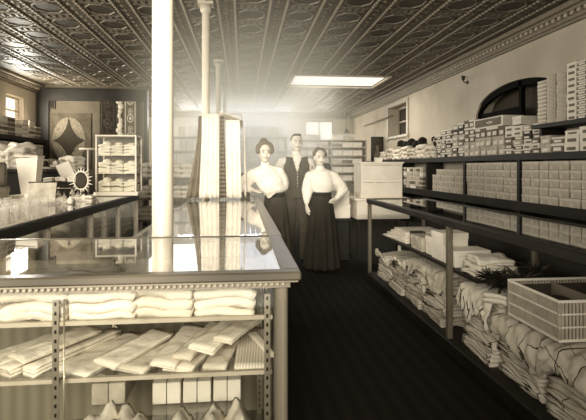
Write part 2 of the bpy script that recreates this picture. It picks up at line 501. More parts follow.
# ---- front showcase, crossing the picture
FX0, FX1, FY0, FY1, FZ = -1.75, 0.195, 1.57, 2.44, 1.005
fc = thing('glass_showcase', 'wide glass showcase across the front with beaded top moulding, filled with white folded goods', 'showcase', (0, 0, 0))
mb = MB()
mb.box(FX0, FX1, FY0, FY0 + .055, FZ - .03, FZ, 0, b=.006).box(FX0, FX1, FY1 - .03, FY1, FZ - .03, FZ, 0, b=.004)
mb.box(FX0, FX0 + .05, FY0 + .055, FY1 - .03, FZ - .03, FZ, 0, b=.004).box(FX1 - .065, FX1, FY0 + .055, FY1 - .03, FZ - .03, FZ, 0, b=.004)
mb.build('top_frame', mat('front_edge_wood', 0.07, 0.3, 0.5, kind='wave', scale=5, v2=0.13, stretch=(.1, 1, 1)), fc)
glass('glass_top', fc, FX0 + .05, FX1 - .065, FY0 + .055, FY1 - .03, FZ - .010, FZ - .003)
mb = MB()
mb.box(FX0 + .01, FX1 - .01, FY0 + .008, FY0 + .04, FZ - .036, FZ - .03, 0).box(FX0 + .02, FX1 - .035, FY0 + .022, FY0 + .045, FZ - .056, FZ - .036, 0)
x = FX0 + .03
while x < FX1 - .05:
    mb.box(x, x + .011, FY0 + .010, FY0 + .022, FZ - .048, FZ - .037, 1, b=.003); x += .0185
mb.box(FX1 - .06, FX1 - .038, FY0 + .045, FY1 - .02, FZ - .056, FZ - .03, 0)
mb.build('bead_moulding', [mat('moulding_wood', .22, .4, .4, var=.15), mat('bead_wood', .36, .4, .4)], fc)
px1 = FX1 - .042
for (xa, ya) in ((px1 - .045, FY0 + .03), (FX0 + .02, FY0 + .03), (px1 - .045, FY1 - .08), (FX0 + .02, FY1 - .08)):
    mb = MB().box(xa, xa + .045, ya, ya + .05, .12, FZ - .056, 0, b=.005)
    for k in (0, 1): mb.box(xa + .010 + k * .016, xa + .018 + k * .016, ya - .004, ya, .16, FZ - .10, 0)
    mb.build('corner_post', MIDWOOD, fc)
MB().box(FX0, FX1 - .03, FY0 + .01, FY1, 0, .12, 0, b=.01).box(FX0 + .06, px1 - .045, FY0 + .035, FY1 - .02, .12, .15).build('base', MIDWOOD, fc)
MB().box(FX0 + .065, px1 - .045, FY1 - .06, FY1 - .03, .15, FZ - .10).build('back_panel', mat('back_panel_wood', 0.30, 0.5, 0.4, kind='wave', scale=5, v2=0.4, stretch=(1, 1, .2)), fc)
glass('front_glass', fc, FX0 + .067, px1 - .047, FY0 + .045, FY0 + .051, .15, FZ - .057)
SH = (0.845, 0.650, 0.400)
for z in SH:
    o = MB().box(FX0 + .07, px1 - .05, FY0 + .075 + .02 * (z < .8), FY1 - .065, z - .008, z, 0).build('glass_shelf', GLASS, fc)
    MB().box(FX0 + .07, px1 - .05, FY0 + .060 + .02 * (z < .8), FY0 + .075 + .02 * (z < .8), z - .012, z + .002, 0).build('shelf_edge', LIGHTWOOD, o)
for x in (-.60, .085):
    for y in (FY0 + .0545, FY1 - .095):
        mb = MB().box(x - .010, x + .010, y, y + .004, .15, FZ - .085, 0)
        z = .18
        while z < FZ - .1:
            mb.box(x - .0035, x + .0035, y - .001, y, z, z + .012, 1); z += .030
        mb.build('shelf_standard', [NICKEL, SLOT], fc)
for x in (-.575, -.57 + .68 - .03):
    MB().tube([(x, FY0 + .06, .15), (x, FY0 + .06, FZ - .085)], .003, 6).build('glass_joint', NICKEL, fc)

# ---- centre showcase running away from the camera
CX0, CX1, CY0, CY1, CZ = -.555, .205, 2.45, 6.0, 1.0
cc = thing('glass_counter', 'long glass topped counter running back in the middle with wide wooden edge', 'counter', (0, 0, 0))
mb = MB()
mb.box(CX1 - .075, CX1, CY0, CY1, CZ - .03, CZ, 0, b=.006).box(CX0, CX0 + .03, CY0, CY1, CZ - .03, CZ, 0, b=.004)
mb.box(CX0 + .03, CX1 - .075, CY0, CY0 + .012, CZ - .03, CZ, 0).box(CX0 + .03, CX1 - .075, CY1 - .05, CY1, CZ - .03, CZ, 0)
mb.build('top_frame', mat('counter_edge_wood', 0.12, 0.32, 0.5, kind='wave', scale=5, v2=0.2, stretch=(1, .1, 1)), cc)
glass('glass_top', cc, CX0 + .03, CX1 - .075, CY0 + .012, CY1 - .05, CZ - .010, CZ - .003)
for (xa, ya) in ((CX1 - .08, CY0 + .02), (CX0 + .02, CY0 + .02), (CX1 - .08, CY1 - .08), (CX0 + .02, CY1 - .08), (CX1 - .08, 4.2), (CX0 + .02, 4.2)):
    MB().box(xa, xa + .045, ya, ya + .05, .12, CZ - .03, 0, b=.005).build('post', MIDWOOD, cc)
MB().box(CX0 + .01, CX1 - .03, CY0, CY1, 0, .12, 0, b=.01).box(CX0 + .03, CX1 - .05, CY0 + .02, CY1 - .02, .12, .15).build('base', MIDWOOD, cc)
MB().box(CX0 + .05, CX1 - .11, CY0 + .1, CY1 - .1, .62, .635).build('shelf', LIGHTWOOD, cc)
glass('side_glass', cc, CX0 + .035, CX0 + .041, CY0 + .08, CY1 - .09, .16, CZ - .031)
glass('side_glass', cc, CX1 - .07, CX1 - .064, CY0 + .08, CY1 - .09, .16, CZ - .031)

# ---- left counter
LX0, LX1, LY0, LY1, LZ = -2.6, -1.33, 2.62, 6.43, 1.0
lc = thing('glass_counter', 'long dark railed glass counter on the left crowded with glassware and boxes', 'counter', (0, 0, 0))
mb = MB()
mb.box(LX1 - .05, LX1, LY0, LY1, LZ - .075, LZ, 0, b=.008).box(LX0, LX0 + .04, LY0, LY1, LZ - .06, LZ, 0, b=.004)
mb.box(LX0 + .04, LX1 - .05, LY0, LY0 + .04, LZ - .06, LZ, 0).box(LX0 + .04, LX1 - .05, LY1 - .05, LY1, LZ - .06, LZ, 0)
mb.build('top_rail', DARKWOOD, lc)
glass('glass_top', lc, LX0 + .04, LX1 - .05, LY0 + .04, LY1 - .05, LZ - .012, LZ - .004)
for y in (2.64, 3.50, 4.47, 5.44, 6.36):
    MB().box(LX1 - .05, LX1 - .01, y, y + .05, .12, LZ - .075, 0, b=.004).box(LX1 - .01, LX1 - .005, y + .018, y + .032, .15, LZ - .1, 0).build('post', LIGHTWOOD, lc)
    MB().box(LX0 + .01, LX0 + .05, y, y + .05, .12, LZ - .06, 0).build('post', MIDWOOD, lc)
MB().box(LX0, LX1 - .005, LY0, LY1, 0, .12, 0, b=.01).build('base', MIDWOOD, lc)
MB().box(LX0 + .05, LX1 - .07, LY0 + .05, LY1 - .05, .55, .57).build('shelf', LIGHTWOOD, lc)
glass('front_glass', lc, LX1 - .034, LX1 - .028, LY0 + .08, LY1 - .09, .12, LZ - .076)

# ---- right display counter
RX0, RX1, RY0, RY1, RZ = 1.475, 2.20, 0.95, 5.60, 0.975
rc = thing('display_counter', 'long dark framed glass topped counter on the right standing open above piled linen', 'counter', (0, 0, 0))
mb = MB()
mb.box(RX0, RX0 + .05, RY0, RY1, RZ - .055, RZ, 0, b=.008).box(RX1 - .05, RX1, RY0, RY1, RZ - .055, RZ, 0, b=.006)
mb.box(RX0 + .05, RX1 - .05, RY1 - .05, RY1, RZ - .055, RZ, 0).box(RX0 + .05, RX1 - .05, RY0, RY0 + .05, RZ - .055, RZ, 0)
mb.build('top_frame', DARKWOOD, rc)
glass('glass_top', rc, RX0 + .05, RX1 - .05, RY0 + .05, RY1 - .05, RZ - .014, RZ - .006)
POSTM = mat('worn_grey_post', 0.13, 0.35, 0.5, var=.25, scale=9)
for (xa, ya) in ((RX0 + .01, RY1 - .06), (RX0 + .01, 3.34), (RX0 + .01, 1.0), (RX1 - .05, RY1 - .06), (RX1 - .05, 3.34), (RX1 - .05, 1.0)):
    MB().box(xa, xa + .04, ya, ya + .045, 0.10, RZ - .055, 0, b=.006).build('post', POSTM, rc)
MB().box(RX0, RX1, RY0, RY1, .0, .10, 0, b=.01).build('base', SHELFWOOD, rc)
MB().box(RX0 + .055, RX1 - .06, 3.0, 5.2, .585, .605).build('shelf', SHELFWOOD, rc)
MB().box(RX1 - .02, RX1 - .005, RY0 + .05, RY1 - .05, .1, RZ - .056).build('back_panel', SHELFWOOD, rc)

# ---- wall shelving on the right
sw = thing('wall_shelving', 'long black wooden wall shelving with upright dividers on the right wall', 'shelving', (0, 0, 0))
WX = 3.45
YA0, YA1 = 3.7, 13.2
MB().box(WX, XR - .001, YA0, YA1, 1.435, 1.515, 0, b=.004).build('upper_shelf', SHELFWOOD, sw)
MB().box(WX, XR - .001, YA0, YA1, .80, .92, 0, b=.004).build('lower_shelf', SHELFWOOD, sw)
MB().box(WX - .02, XR - .001, YA0, YA1, 0, .16, 0).box(XR - .03, XR - .001, YA0, YA1, .16, .8, 0).build('base', SHELFWOOD, sw)
DIV = [3.98, 5.70, 7.18, 8.72, 10.25, 11.8, 13.15]
for y in DIV:
    MB().box(WX, XR - .03, y - .03, y + .03, .92, 1.435, 0).box(WX, XR - .03, y - .03, y + .03, .16, .80, 0).build('divider', SHELFWOOD, sw)
t = tag(MB().box(WX, XR - .001, 3.7, 5.42, 1.80, 1.85, 0, b=.004).box(WX + .05, XR - .001, 5.30, 5.34, 1.70, 1.80).build('bracket_shelf', SHELFWOOD),
        'short black upper shelf at right edge carrying the tall stack of thin boxes', 'shelf')

# ============================================================ WALL BOXES
def goods_box(name, wy, wz, dx, mi, style, label, cat='box', loc=(0, 0, 0), group=None, detail=True, rz=0):
    """box whose end faces the aisle (-x). origin at its base centre"""
    t = thing(name, label, cat, loc, rz, group)
    lid = min(.03, wz * .32)
    m = BOXP[mi]
    MB().box(-dx / 2 + .004, dx / 2 - .004, -wy / 2 + .003, wy / 2 - .003, 0, wz - lid, 0).build('box_body', m, t)
    MB().box(-dx / 2, dx / 2, -wy / 2, wy / 2, wz - lid, wz, 0, b=.002).build('lid', BOXP[style], t)
    if detail:
        MB().box(-dx / 2 + .001, -dx / 2 + .004, -wy * .3, wy * .3, wz * .15, wz * .55).build('end_label', BOXP[(0 if mi else 2)], t)
    return t
protos = {}
def put_box(kind, loc, label, group, rz=0):
    """kind = (name, wy, wz, dx, mi, style, detail)"""
    if kind not in protos:
        n, wy, wz, dx, mi, st, de = kind
        protos[kind] = goods_box(n, wy, wz, dx, mi, st, label, 'box', loc, group, de, rz); return protos[kind]
    return dup(protos[kind], loc, rz, label, group)
rnd = random.Random(3)
bayname = ['bay at right edge', 'middle bay', 'bay beside white cabinet', 'farthest bay']
# between the two shelves
for bi, (ya, yb, wy, hz, rows) in enumerate(((4.42, 5.66, .176, .100, 5), (5.74, 7.14, .174, .099, 5), (7.23, 8.67, .18, .098, 4), (8.78, 10.2, .185, .085, 5))):
    n = int((yb - ya) / wy)
    for c in range(n):
        rr = rows
        if bi == 2: rr = 4 if c > 2 else 4
        if bi == 2 and c >= n - 1: rr = 3
        if bi == 3 and c < 1: continue
        for r_ in range(rr):
            y = yb - wy / 2 - c * wy if bi < 2 else ya + wy / 2 + c * wy
            mi = 1
            if bi == 3: mi = rnd.choice((0, 1, 2))
            if bi == 2: mi = 1
            k = ('shoe_box', wy - .009, hz - .004, .30, mi, 4, False)
            lab = f"pale shoe box, {ROWN[r_]} row, {ORD[c]} column from {'left' if bi < 2 else 'right'}, {bayname[bi]}"
            put_box(k, (WX + .17 + rnd.uniform(-.006, .01), y, .92 + r_ * hz), lab, 'shoe boxes between the wall shelves')
# piles on top of the upper shelf
ztop = 1.516
y = 4.42
ci = 0
cols = []
# (width, [heights], palette) from near (right edge) to far
def colspec():
    L = []
    L += [(.24, [.085] * 3, 0), (.24, [.09, .09, .05], 0), (.22, [.10, .07], 2), (.20, [.10, .10], 1)]
    L += [(.17, [.06] * 6, 4), (.18, [.06] * 6, 4), (.22, [.06] * 6, 4), (.20, [.075] * 5, 4)]
    L += [(.168, [.13, .13, .135], 3)] * 5
    L += [(.17, [.11, .11, .11, .11, .12], 3), (.17, [.11, .11, .11, .11, .12], 3), (.22, [.09] * 6, 5), (.22, [.09] * 6, 5)]
    L += [(.24, [.08] * 6, 4), (.20, [.08] * 6, 5), (.20, [.08] * 5, 4)]
    return L
for (wy, hs, pal) in colspec():
    z = ztop
    for r_, hz in enumerate(hs):
        if pal == 0: mi = 0
        elif pal == 1: mi = 1
        elif pal == 2: mi = 2
        elif pal == 3: mi = 1 if r_ < 2 else 2
        elif pal == 4: mi = rnd.choice((0, 1, 2, 2, 3, 3))
        else: mi = rnd.choice((1, 2, 3))
        st = {0: 0, 1: 1, 2: rnd.choice((0, 2)), 3: rnd.choice((0, 3))}[mi]
        k = ('goods_box', round(wy - .012, 3), round(hz - .002, 3), .27, mi, st, True)
        lab = f"{['white', 'buff', 'brown', 'dark'][mi]} box on upper wall shelf, {ORD[ci]} pile from right edge, {ROWN[r_]} box up"
        put_box(k, (WX + .18 + rnd.uniform(-.012, .012), y + wy / 2, z), lab, 'boxes piled on the upper wall shelf')
        z += hz
    y += wy; ci += 1
YPILE = y
t = thing('display_box', 'wide open display box with dark panel topping the box piles below the arched window', 'box', (WX + .19, 6.53, ztop + .396), 0)
MB().box(-.15, .15, -.41, .41, 0, .012).box(-.15, -.14, -.41, .41, .012, .14).box(.14, .15, -.41, .41, .012, .14).box(-.14, .14, -.41, -.40, .012, .14).box(-.14, .14, .40, .41, .012, .14).build('box_body', CARD, t)
MB().box(-.154, -.150, -.36, .36, .02, .125).build('front_panel', CARDD, t)
MB().box(-.157, -.154, -.14, .02, .06, .08).lathe([(.018, 0), (.03, .004)], 10, M=Matrix.Translation((-.157, -.06, .07)) @ Matrix.Rotation(R(90), 4, 'Y')).build('emblem', CARD, t)
# tall stack of thin boxes on the bracket shelf
y = 5.36; ci = 0
for (wy, n, hz, mi0, st) in ((.17, 11, .046, 1, 0), (.17, 12, .046, 1, 1), (.17, 12, .046, 1, 1), (.16, 9, .068, 0, 0), (.16, 12, .05, 2, 0), (.2, 14, .046, 1, 1)):
    for r_ in range(n):
        mi = mi0
        k = ('stocking_box', wy - .008, hz - .001, .27, mi, st, ci > 2)
        lab = f"thin flat box, {ROWN[r_] if r_ < 12 else ''} {'from bottom' if r_ < 12 else ''} in {ORD[ci]} pile from left, bracket shelf".replace('  ', ' ')
        if r_ >= 12: lab = f"thin flat box, {'second from top' if r_ == 12 else 'topmost'} in {ORD[ci]} pile from the left on the bracket shelf"
        put_box(k, (WX + .17 + rnd.uniform(-.005, .005), y - wy / 2, 1.851 + r_ * hz), lab, 'thin boxes stacked on the bracket shelf')
    y -= wy; ci += 1

# lower cupboard boxes behind the right counter stay dark: nothing seen there

# ============================================================ SOFT GOODS
def folded_mb(w_, l_, h_, layers=3, seed=0, amp=.004):
    mb = MB(); t = h_ / layers
    for i in range(layers):
        sx = (noise.noise((seed * 3.1, i * 1.7, 0)) * .04 + 1) * w_; sy = (noise.noise((seed * 1.1, i * 2.7, 5)) * .04 + 1) * l_
        z0 = t * (i + .5)
        def fn(u, v, sx=sx, sy=sy, z0=z0, i=i):
            x = (u - .5) * sx; y_ = (v - .5) * sy
            e = (abs(2 * u - 1) ** 6 + abs(2 * v - 1) ** 6) * t * .25
            return (x, y_, z0 + noise.noise((x * 9 + seed, y_ * 9, i * .6)) * amp - e)
        mb.sheet(fn, 10, 10, t * .93)
    return mb
def cloth_thing(name, label, cat, w_, l_, h_, loc, rz, m, group, seed, tilt=(0, 0), layers=3, amp=.004):
    o = folded_mb(w_, l_, h_, layers, seed, amp).build(name, m, None, loc)
    o.rotation_euler = (R(tilt[0]), R(tilt[1]), R(rz))
    return tag(o, label, cat, group)
# top shelf of the front showcase: big white folded shirts
x = -.975
ws = [.23, .21, .21, .21, .20]
for i, wv in enumerate(ws):
    cloth_thing('folded_shirt', f"large white folded shirt on the top showcase shelf, {ORD[i]} from the left", 'shirt', wv + .0, .32, .088 + .008 * (i % 2),
                (x + wv / 2 - .03, 1.66 + .15, .847), -9 + 4 * (i % 3), [WHITE, WHITE2][i % 2], 'folded shirts on the top shelf of the showcase', i, (0, 0), 3, .022)
    cloth_thing('folded_shirt', f"white folded shirt in the rear row of the top showcase shelf, {ORD[i]} from the left", 'shirt', wv - .03, .30, .045,
                (x + wv / 2, 1.66 + .50, .847), 8 - 6 * (i % 3), WHITE2, 'folded shirts on the top shelf of the showcase', i + 9, (0, 0), 3, .005)
    x += wv
# middle shelf: bundles, packs and one striped pack
spec = [
    (-.88, .055, .36, .035, -38, 0, WHITE2, 'narrow white rolled bundle at the left edge of the middle showcase shelf'),
    (-.80, .055, .38, .040, -37, 0, WHITE, 'second narrow white bundle from the left on the middle showcase shelf'),
    (-.73, .055, .38, .040, -35, 0, WHITE2, 'third narrow white bundle from the left, middle showcase shelf'),
    (-.66, .055, .38, .038, -33, 0, WHITE, 'fourth narrow white bundle from the left with a ragged end'),
    (-.54, .150, .37, .014, -29, 0, WHITE, 'flat smooth white pack right of the narrow bundles'),
    (-.36, .140, .37, .016, -28, 0, WHITE2, 'flat white pack with crumpled edge, middle of the middle shelf'),
    (-.21, .110, .37, .016, -20, 0, WHITE, 'seamed white pack left of the fanned packs'),
    (-.11, .080, .36, .014, -12, 0, WHITE2, 'slim ivory pack lying under the fanned packs'),
    (-.005, .125, .37, .014, -3, 0, STRIPE, 'finely striped flat pack at the right end of the middle shelf'),
    (-.72, .10, .30, .012, -40, .052, WHITE2, 'thin sheet lying across the narrow bundles'),
    (-.44, .10, .30, .012, -34, .024, WHITE, 'thin white pack bridging two flat packs, middle shelf'),
    (-.28, .09, .33, .014, -14, .026, WHITE, 'upright seamed thin pack on the flat packs, middle shelf'),
    (-.20, .07, .32, .014, -22, .045, WHITE2, 'narrow thin pack crossing over the seamed pack'),
    (-.13, .10, .30, .014, -26, .065, WHITE, 'large white fanned pack topmost right of the middle'),
    (-.055, .075, .26, .014, -30, .085, WHITE2, 'fanned pack with a dark fold line, topmost near the striped pack'),
    (.02, .03, .22, .014, 18, .02, WHITE, 'small white slip resting on the striped pack'),
]
for i, (x, wv, lv, hv, rz, z0, m, lab) in enumerate(spec):
    cloth_thing('linen_pack', lab, 'cloth pack', wv, lv, hv, (x + .05, 1.855 - (.02 if z0 else 0), .653 + z0), rz, m, 'packs on the middle shelf of the showcase', i + 30,
                ((5 if z0 else 2), (4 if z0 else 0)), 2 if hv < .03 else 3, .005)
# bottom shelf
for i, (x, y, a) in enumerate(((-.30, 2.08, .11), (-.18, 2.08, .11), (-.06, 2.08, .11), (-.53, 2.1, .13))):
    t = thing('tied_carton', f"flat white string tied carton at back of bottom shelf, {ORD[i] + ' from left' if i < 3 else 'dim leftmost one'}", 'carton', (x, y, .402), 0, 'string tied cartons on the bottom shelf')
    MB().box(-a / 2, a / 2, -.12, .12, 0, .085, b=.003).build('box_body', CARD if i < 3 else CARDM, t)
    MB().tube([(0, -.1225, .0), (0, -.1225, .087), (0, .1225, .087)], .0015, 5).build('string', CARDK, t)
for i, (x, y, hv) in enumerate(((-.50, 1.72, .12), (-.43, 1.74, .10), (-.36, 1.70, .085), (-.21, 1.70, .10), (-.10, 1.72, .085), (-.01, 1.74, .09))):
    mb = MB()
    def fn(u, v, hv=hv, i=i):
        a = (u - .5) * 2; return (a * .042 + .02 * (v - .5), (v - .5) * .16, hv * (1 - .75 * abs(a - .3 * math.sin(i + v * 3)) ** .8) * (.9 + .1 * math.sin(v * 9 + i)) + .012 * noise.noise((u * 8, v * 6, i)))
    mb.sheet(fn, 10, 8, .006)
    mb.box(-.04, .04, -.07, .07, 0, .02)
    o = mb.build('white_garment', WHITE, None, (x, y, .402), R(-20 + 9 * i))
    tag(o, f"peaked white folded garment on the bottom showcase shelf, {ORD[i]} from the left", 'garment', 'folded garments on the bottom shelf')

# linen inside the centre counter and the left counter
for i in range(9):
    y = 2.75 + i * .34
    if abs(y - 5.47) < .2: continue
    cloth_thing('folded_linen', f"ivory linen folded inside the centre counter, {ORD[i]} back from the showcase", 'linen', .30, .28, .17, (-.22 if i % 2 else -.18, y, .637), 6 * (i % 3), [WHITE2, WHITE, CARDM][i % 3], 'linen inside the centre counter', i + 60)
for i in range(11):
    y = 2.9 + i * .32
    dk = i in (5, 8)
    hh = .28 + .035 * (i % 3)
    cloth_thing('folded_linen', f"{'dark patterned' if dk else 'white'} linen stack behind the left counter glass, {ORD[i]} from the near end", 'linen', .55, .27, hh, (-1.665, y, .572), 5 * ((i % 3) - 1), mat('mottled_cloth', .1, .9, .1, var=.9, scale=14, v2=.5) if dk else WHITE, 'linen behind the left counter glass', i + 80, (0, 0), 6, .012)
    cloth_thing('folded_linen', f"white linen on the floor of the left counter, {ORD[i]} from the near end", 'linen', .6, .28, .25, (-1.67, y, .122), 3 * ((i % 3) - 1), WHITE2, 'linen on the floor of the left counter', i + 95, (0, 0), 5, .012)
# ============================================================ UNDER THE RIGHT COUNTER
LINEN_A = windowpane_mat('checked_linen', .68, .06, 1.7, .0016, 5)
LINEN_B = windowpane_mat('fine_lined_linen', .58, .06, 3.0, .0035, 6)
LIN = [LINEN_A, WHITE2, LINEN_B, CARDM, LINEN_A]
rnd = random.Random(11)
sy = [5.18, 4.72, 4.26, 3.80, 3.05, 2.58, 2.10, 1.62, 1.2]
tops = [.22, .32, .38, .41, .41, .34, .34, .33, .33]
names = ['farthest stack', 'second farthest stack', 'third farthest stack', 'just beyond the middle post', 'just before the middle post', 'under the basket left side',
         'under the basket right side', 'stack before the basket', 'nearest stack']
for i, (y, hp) in enumerate(zip(sy, tops)):
    z = .101; n = 5 if hp > .3 else 3
    for k in range(n):
        hh = hp / n
        lx = .585 - .012 * k + rnd.uniform(-.03, .0)
        cloth_thing('folded_linen', f"{['checked pale', 'ivory', 'fine lined', 'buff', 'checked white'][(i + k) % 5]} linen on the low shelf, {names[i]}, {ROWN[k]} layer",
                    'linen', lx, .44, hh * .80, (1.845 + rnd.uniform(-.015, .01), y, z + .004), rnd.uniform(-4, 4), LIN[(i + k) % 5],
                    'linen piled on the low shelf', i * 7 + k, (0, 0), 3, .022)
        z += hh
# cloths thrown over the stacks, hanging down their fronts
def heap_drape(label, y0, y1, ztop0, ztop1, zlow, m, seed, amp=.03, xf=1.535):
    mb = MB()
    def fn(u, v):
        y = y0 + (y1 - y0) * u + .03 * noise.noise((u * 3, v * 3, seed))
        zt = ztop0 + (ztop1 - ztop0) * u
        n1 = noise.noise((u * 3.2 + seed, v * 2.2, seed * 1.7)); n2 = noise.noise((u * 9, v * 4 + seed, seed))
        if v < .55:
            q = v / .55; x = 2.08 - (2.08 - xf - .03) * q; z = zt + .03 * n1 * (1.2 - q) + .012 * n2 - .035 * q ** 4
        else:
            q = (v - .55) / .45; x = xf + .03 - .03 * math.sin(q * 2.2) ; z = zt - .035 - (zt - .035 - zlow - .12 * noise.noise((u * 2.6, seed, 0)) - .05 * abs(math.sin(u * 5 + seed))) * q
        z += .012 * math.sin(u * 60 + 9 * v + 4 * n1) * min(1, v * 2); x -= amp * abs(n2) * (1 if v > .35 else 0) * 1.4
        return (max(x, xf - .022), y, z)
    mb.sheet(fn, 40, 34, .006)
    return tag(mb.build('thrown_cloth', m), label, 'cloth', 'cloths thrown over the low linen stacks')
heap_drape('checked white cloth thrown over the farthest low stacks', 4.50, 5.42, .46, .36, .34, LINEN_A, 1)
heap_drape('pale lined cloth thrown over the low stacks just beyond the middle post', 3.46, 4.48, .555, .50, .36, LINEN_B, 2)
heap_drape('wide pale cloth falling over the low stacks just before the middle post', 2.86, 3.30, .54, .545, .32, LINEN_A, 3)
heap_drape('swirled checked cloth hanging down below the slatted basket', 1.98, 2.84, .466, .470, .28, LINEN_B, 4)
heap_drape('pale cloth thrown over the nearest low stack', 1.12, 1.96, .46, .462, .30, LINEN_A, 5)
# middle shelf goods
for k in range(4):
    cloth_thing('flat_sheet', f"white flat folded sheet at the far middle shelf end, {ROWN[k]} layer", 'sheet', .56 - .05 * k, .62 - .04 * k, .022, (1.84, 4.84, .606 + k * .024), 4 - 3 * k, WHITE, 'sheets on the middle shelf', 200 + k, (0, 0), 2, .004)
def carton(label, x0, x1, y0, y1, z0, z1, m=0, cat='box', name='carton', group=None, rz=0):
    cx, cy = (x0 + x1) / 2, (y0 + y1) / 2; a, b = (x1 - x0) / 2, (y1 - y0) / 2; h = z1 - z0; lid = min(.05, h * .35)
    t = thing(name, label, cat, (cx, cy, z0), R(rz), group)
    MB().box(-a + .004, a - .004, -b + .004, b - .004, 0, h - lid, b=.002).build('box_body', BOXP[m], t)
    MB().box(-a, a, -b, b, h - lid, h, b=.003).build('lid', BOXP[m], t)
    return t
carton('tall white carton on the middle shelf left of the middle post', 1.56, 1.78, 3.62, 3.84, .606, .83, 0)
carton('low white carton before the tall one behind the middle post', 1.56, 1.84, 3.33 + .06, 3.60, .606, .73, 0)
carton('dark carton between the flat sheets and the tall white carton', 1.60, 1.72, 4.36, 4.46, .606, .74, 3)
carton('buff carton beside the dark one on the middle shelf', 1.56, 1.74, 4.05, 4.33, .606, .73, 1)
carton('white carton second beyond the tall one', 1.58, 1.8, 3.86, 4.02, .606, .76, 0)
for k in range(3):
    cloth_thing('crumpled_cloth', f"pale crumpled cloth right of the middle post, {ROWN[k]} layer", 'cloth', .30 - .03 * k, .24, .035, (1.71, 3.17, .612 + k * .042), 8 - 8 * k, [WHITE2, LINEN_A, WHITE][k], 'crumpled cloth on the middle shelf', 215 + k, (0, 0), 2, .02)
# dark plumes hanging in front
for i, (x, y, z, L_) in enumerate(((1.62, 3.02, .57, .20), (1.66, 2.92, .57, .24), (1.76, 2.88, .58, .24), (1.86, 2.90, .60, .24), (1.60, 2.85, .555, .17), (1.94, 3.00, .60, .22))):
    mb = MB(); rr = random.Random(i)
    mb.tube([(0, 0, 0), (0, -.02, .06)], .008, 6)
    for q in range(70):
        a = rr.uniform(0, 6.28); l = L_ * rr.uniform(.5, 1); e = rr.uniform(.1, 1.0)
        p = [(0, -.02, .05)]
        for s in (.4, .75, 1): p.append((math.cos(a) * l * s * .62, math.sin(a) * l * s * .4 - .02, .05 + e * l * s * .6 - .5 * l * s * s * .4))
        mb.tube(p, [.005, .004, .003, .001], 4)
    tag(mb.build('plume', [BLACK, BLACK, CARDK][i % 3], None, (x, y, z)), f"dark feathery plume spray above the linen between middle post and basket, {ORD[i]} from the post", 'plume', 'dark plumes before the basket')
for i, (x, y, z) in enumerate(((1.60, 2.86, .475), (1.72, 2.84, .475))):
    cloth_thing('small_cloth', f"small white rolled cloth beside the basket, {['left', 'right'][i]} one", 'cloth', .09, .16, .06, (x, y, z + .02), 30 - 70 * i, WHITE, 'small cloths by the basket', 230 + i, (0, 12), 2, .01)
# slatted basket
BK0, BK1, BY0, BY1, BZA, BZB = 1.575, 2.10, 2.24, 2.70, .475, .685
bk = thing('slatted_basket', 'white slatted rectangular basket standing on the linen at the right edge', 'basket', ((BK0 + BK1) / 2, (BY0 + BY1) / 2, BZA))
a, b, h = (BK1 - BK0) / 2, (BY1 - BY0) / 2, BZB - BZA
mb = MB()
n = 24
for k in range(n + 1):
    y = -b + 2 * b * k / n
    for sx in (-a, a - .006): mb.box(sx, sx + .006, y - .0062, y + .0062, .012, h - .012)
for k in range(n + 4):
    x = -a + 2 * a * k / (n + 3)
    for sy_ in (-b, b - .006): mb.box(x - .0062, x + .0062, sy_, sy_ + .006, .012, h - .012)
mb.build('slats', LIGHTWOOD, bk)
mb = MB()
for z in (0, h * .33, h * .64, h - .014):
    t_ = .014 if z in (0, h - .014) else .008
    e = .004
    mb.box(-a - e, a + e, -b - e, -b - .0005, z, z + t_).box(-a - e, a + e, b + .0005, b + e, z, z + t_).box(-a - e, -a - .0005, -b, b, z, z + t_).box(a + .0005, a + e, -b, b, z, z + t_)
mb.build('rim', CARD, bk)
MB().box(-a + .010, -a + .014, -b + .012, b - .012, .014, h - .03).box(a - .014, a - .010, -b + .012, b - .012, .014, h - .03).box(-a + .014, a - .014, -b + .010, -b + .014, .014, h - .03).box(-a + .014, a - .014, b - .014, b - .010, .014, h - .03).build('interior_shade', CARDK, bk)  # dark sheets added behind the slats, standing for the shaded interior
MB().box(-a + .006, a - .006, -b + .006, b - .006, 0, .012).box(-.004, .004, -b + .006, b - .006, .012, h - .02).build('floor_panel', CARDD, bk)
cloth_thing('dark_bundle', 'dark cloth bundle filling the slatted basket', 'cloth', .44, .38, .12, ((BK0 + BK1) / 2, (BY0 + BY1) / 2, BZA + .014), 0, CARDK, None, 240, (0, 0), 2, .01)
t = thing('small_bottle', 'tiny white bottle standing on the far linen under the right counter', 'bottle', (1.62, 4.82, .485))
MB().lathe([(.016, 0), (.018, .01), (.018, .045), (.008, .06), (.008, .072)], 12).build('bottle_body', CARD, t)
MB().lathe([(.010, .072), (.010, .085)], 10).build('cap', CARDM, t)

# ============================================================ BEHIND THE RIGHT COUNTER
cb = thing('white_cabinet', 'large white two tier box cabinet beyond the end of the right counter', 'cabinet', (2.03, 7.05, .90))
MB().box(-.31, .31, -.22, .22, 0, .50, b=.004).box(-.33, .33, -.235, .235, .50, .525, b=.004).build('cabinet_body', CARD, cb)
for z in (.015, .265):
    d_ = MB().box(-.30, .30, -.232, -.22, z, z + .23, b=.003).build('drawer', WHITE, cb)
    MB().box(-.28, .28, -.236, -.232, z + .205, z + .215).build('drawer_lip', CARDM, d_)
tb = thing('white_table', 'white cloth covered table under the two tier cabinet', 'table', (2.02, 7.02, 0))
MB().box(-.42, .42, -.3, .3, .87, .899, b=.004).build('tabletop', CARD, tb)
MB().box(-.38, .40, -.27, .28, .60, .87).build('apron', WHITE, tb)
for sx in (-.37, .36):
    for sy_ in (-.26, .25): MB().box(sx, sx + .03, sy_, sy_ + .03, 0, .60).build('leg', DARKWOOD, tb)
carton('white box standing before the arched window on the wall boxes', 3.50, 3.76, 5.72, 5.92, 1.517 + .376, 2.0, 0)
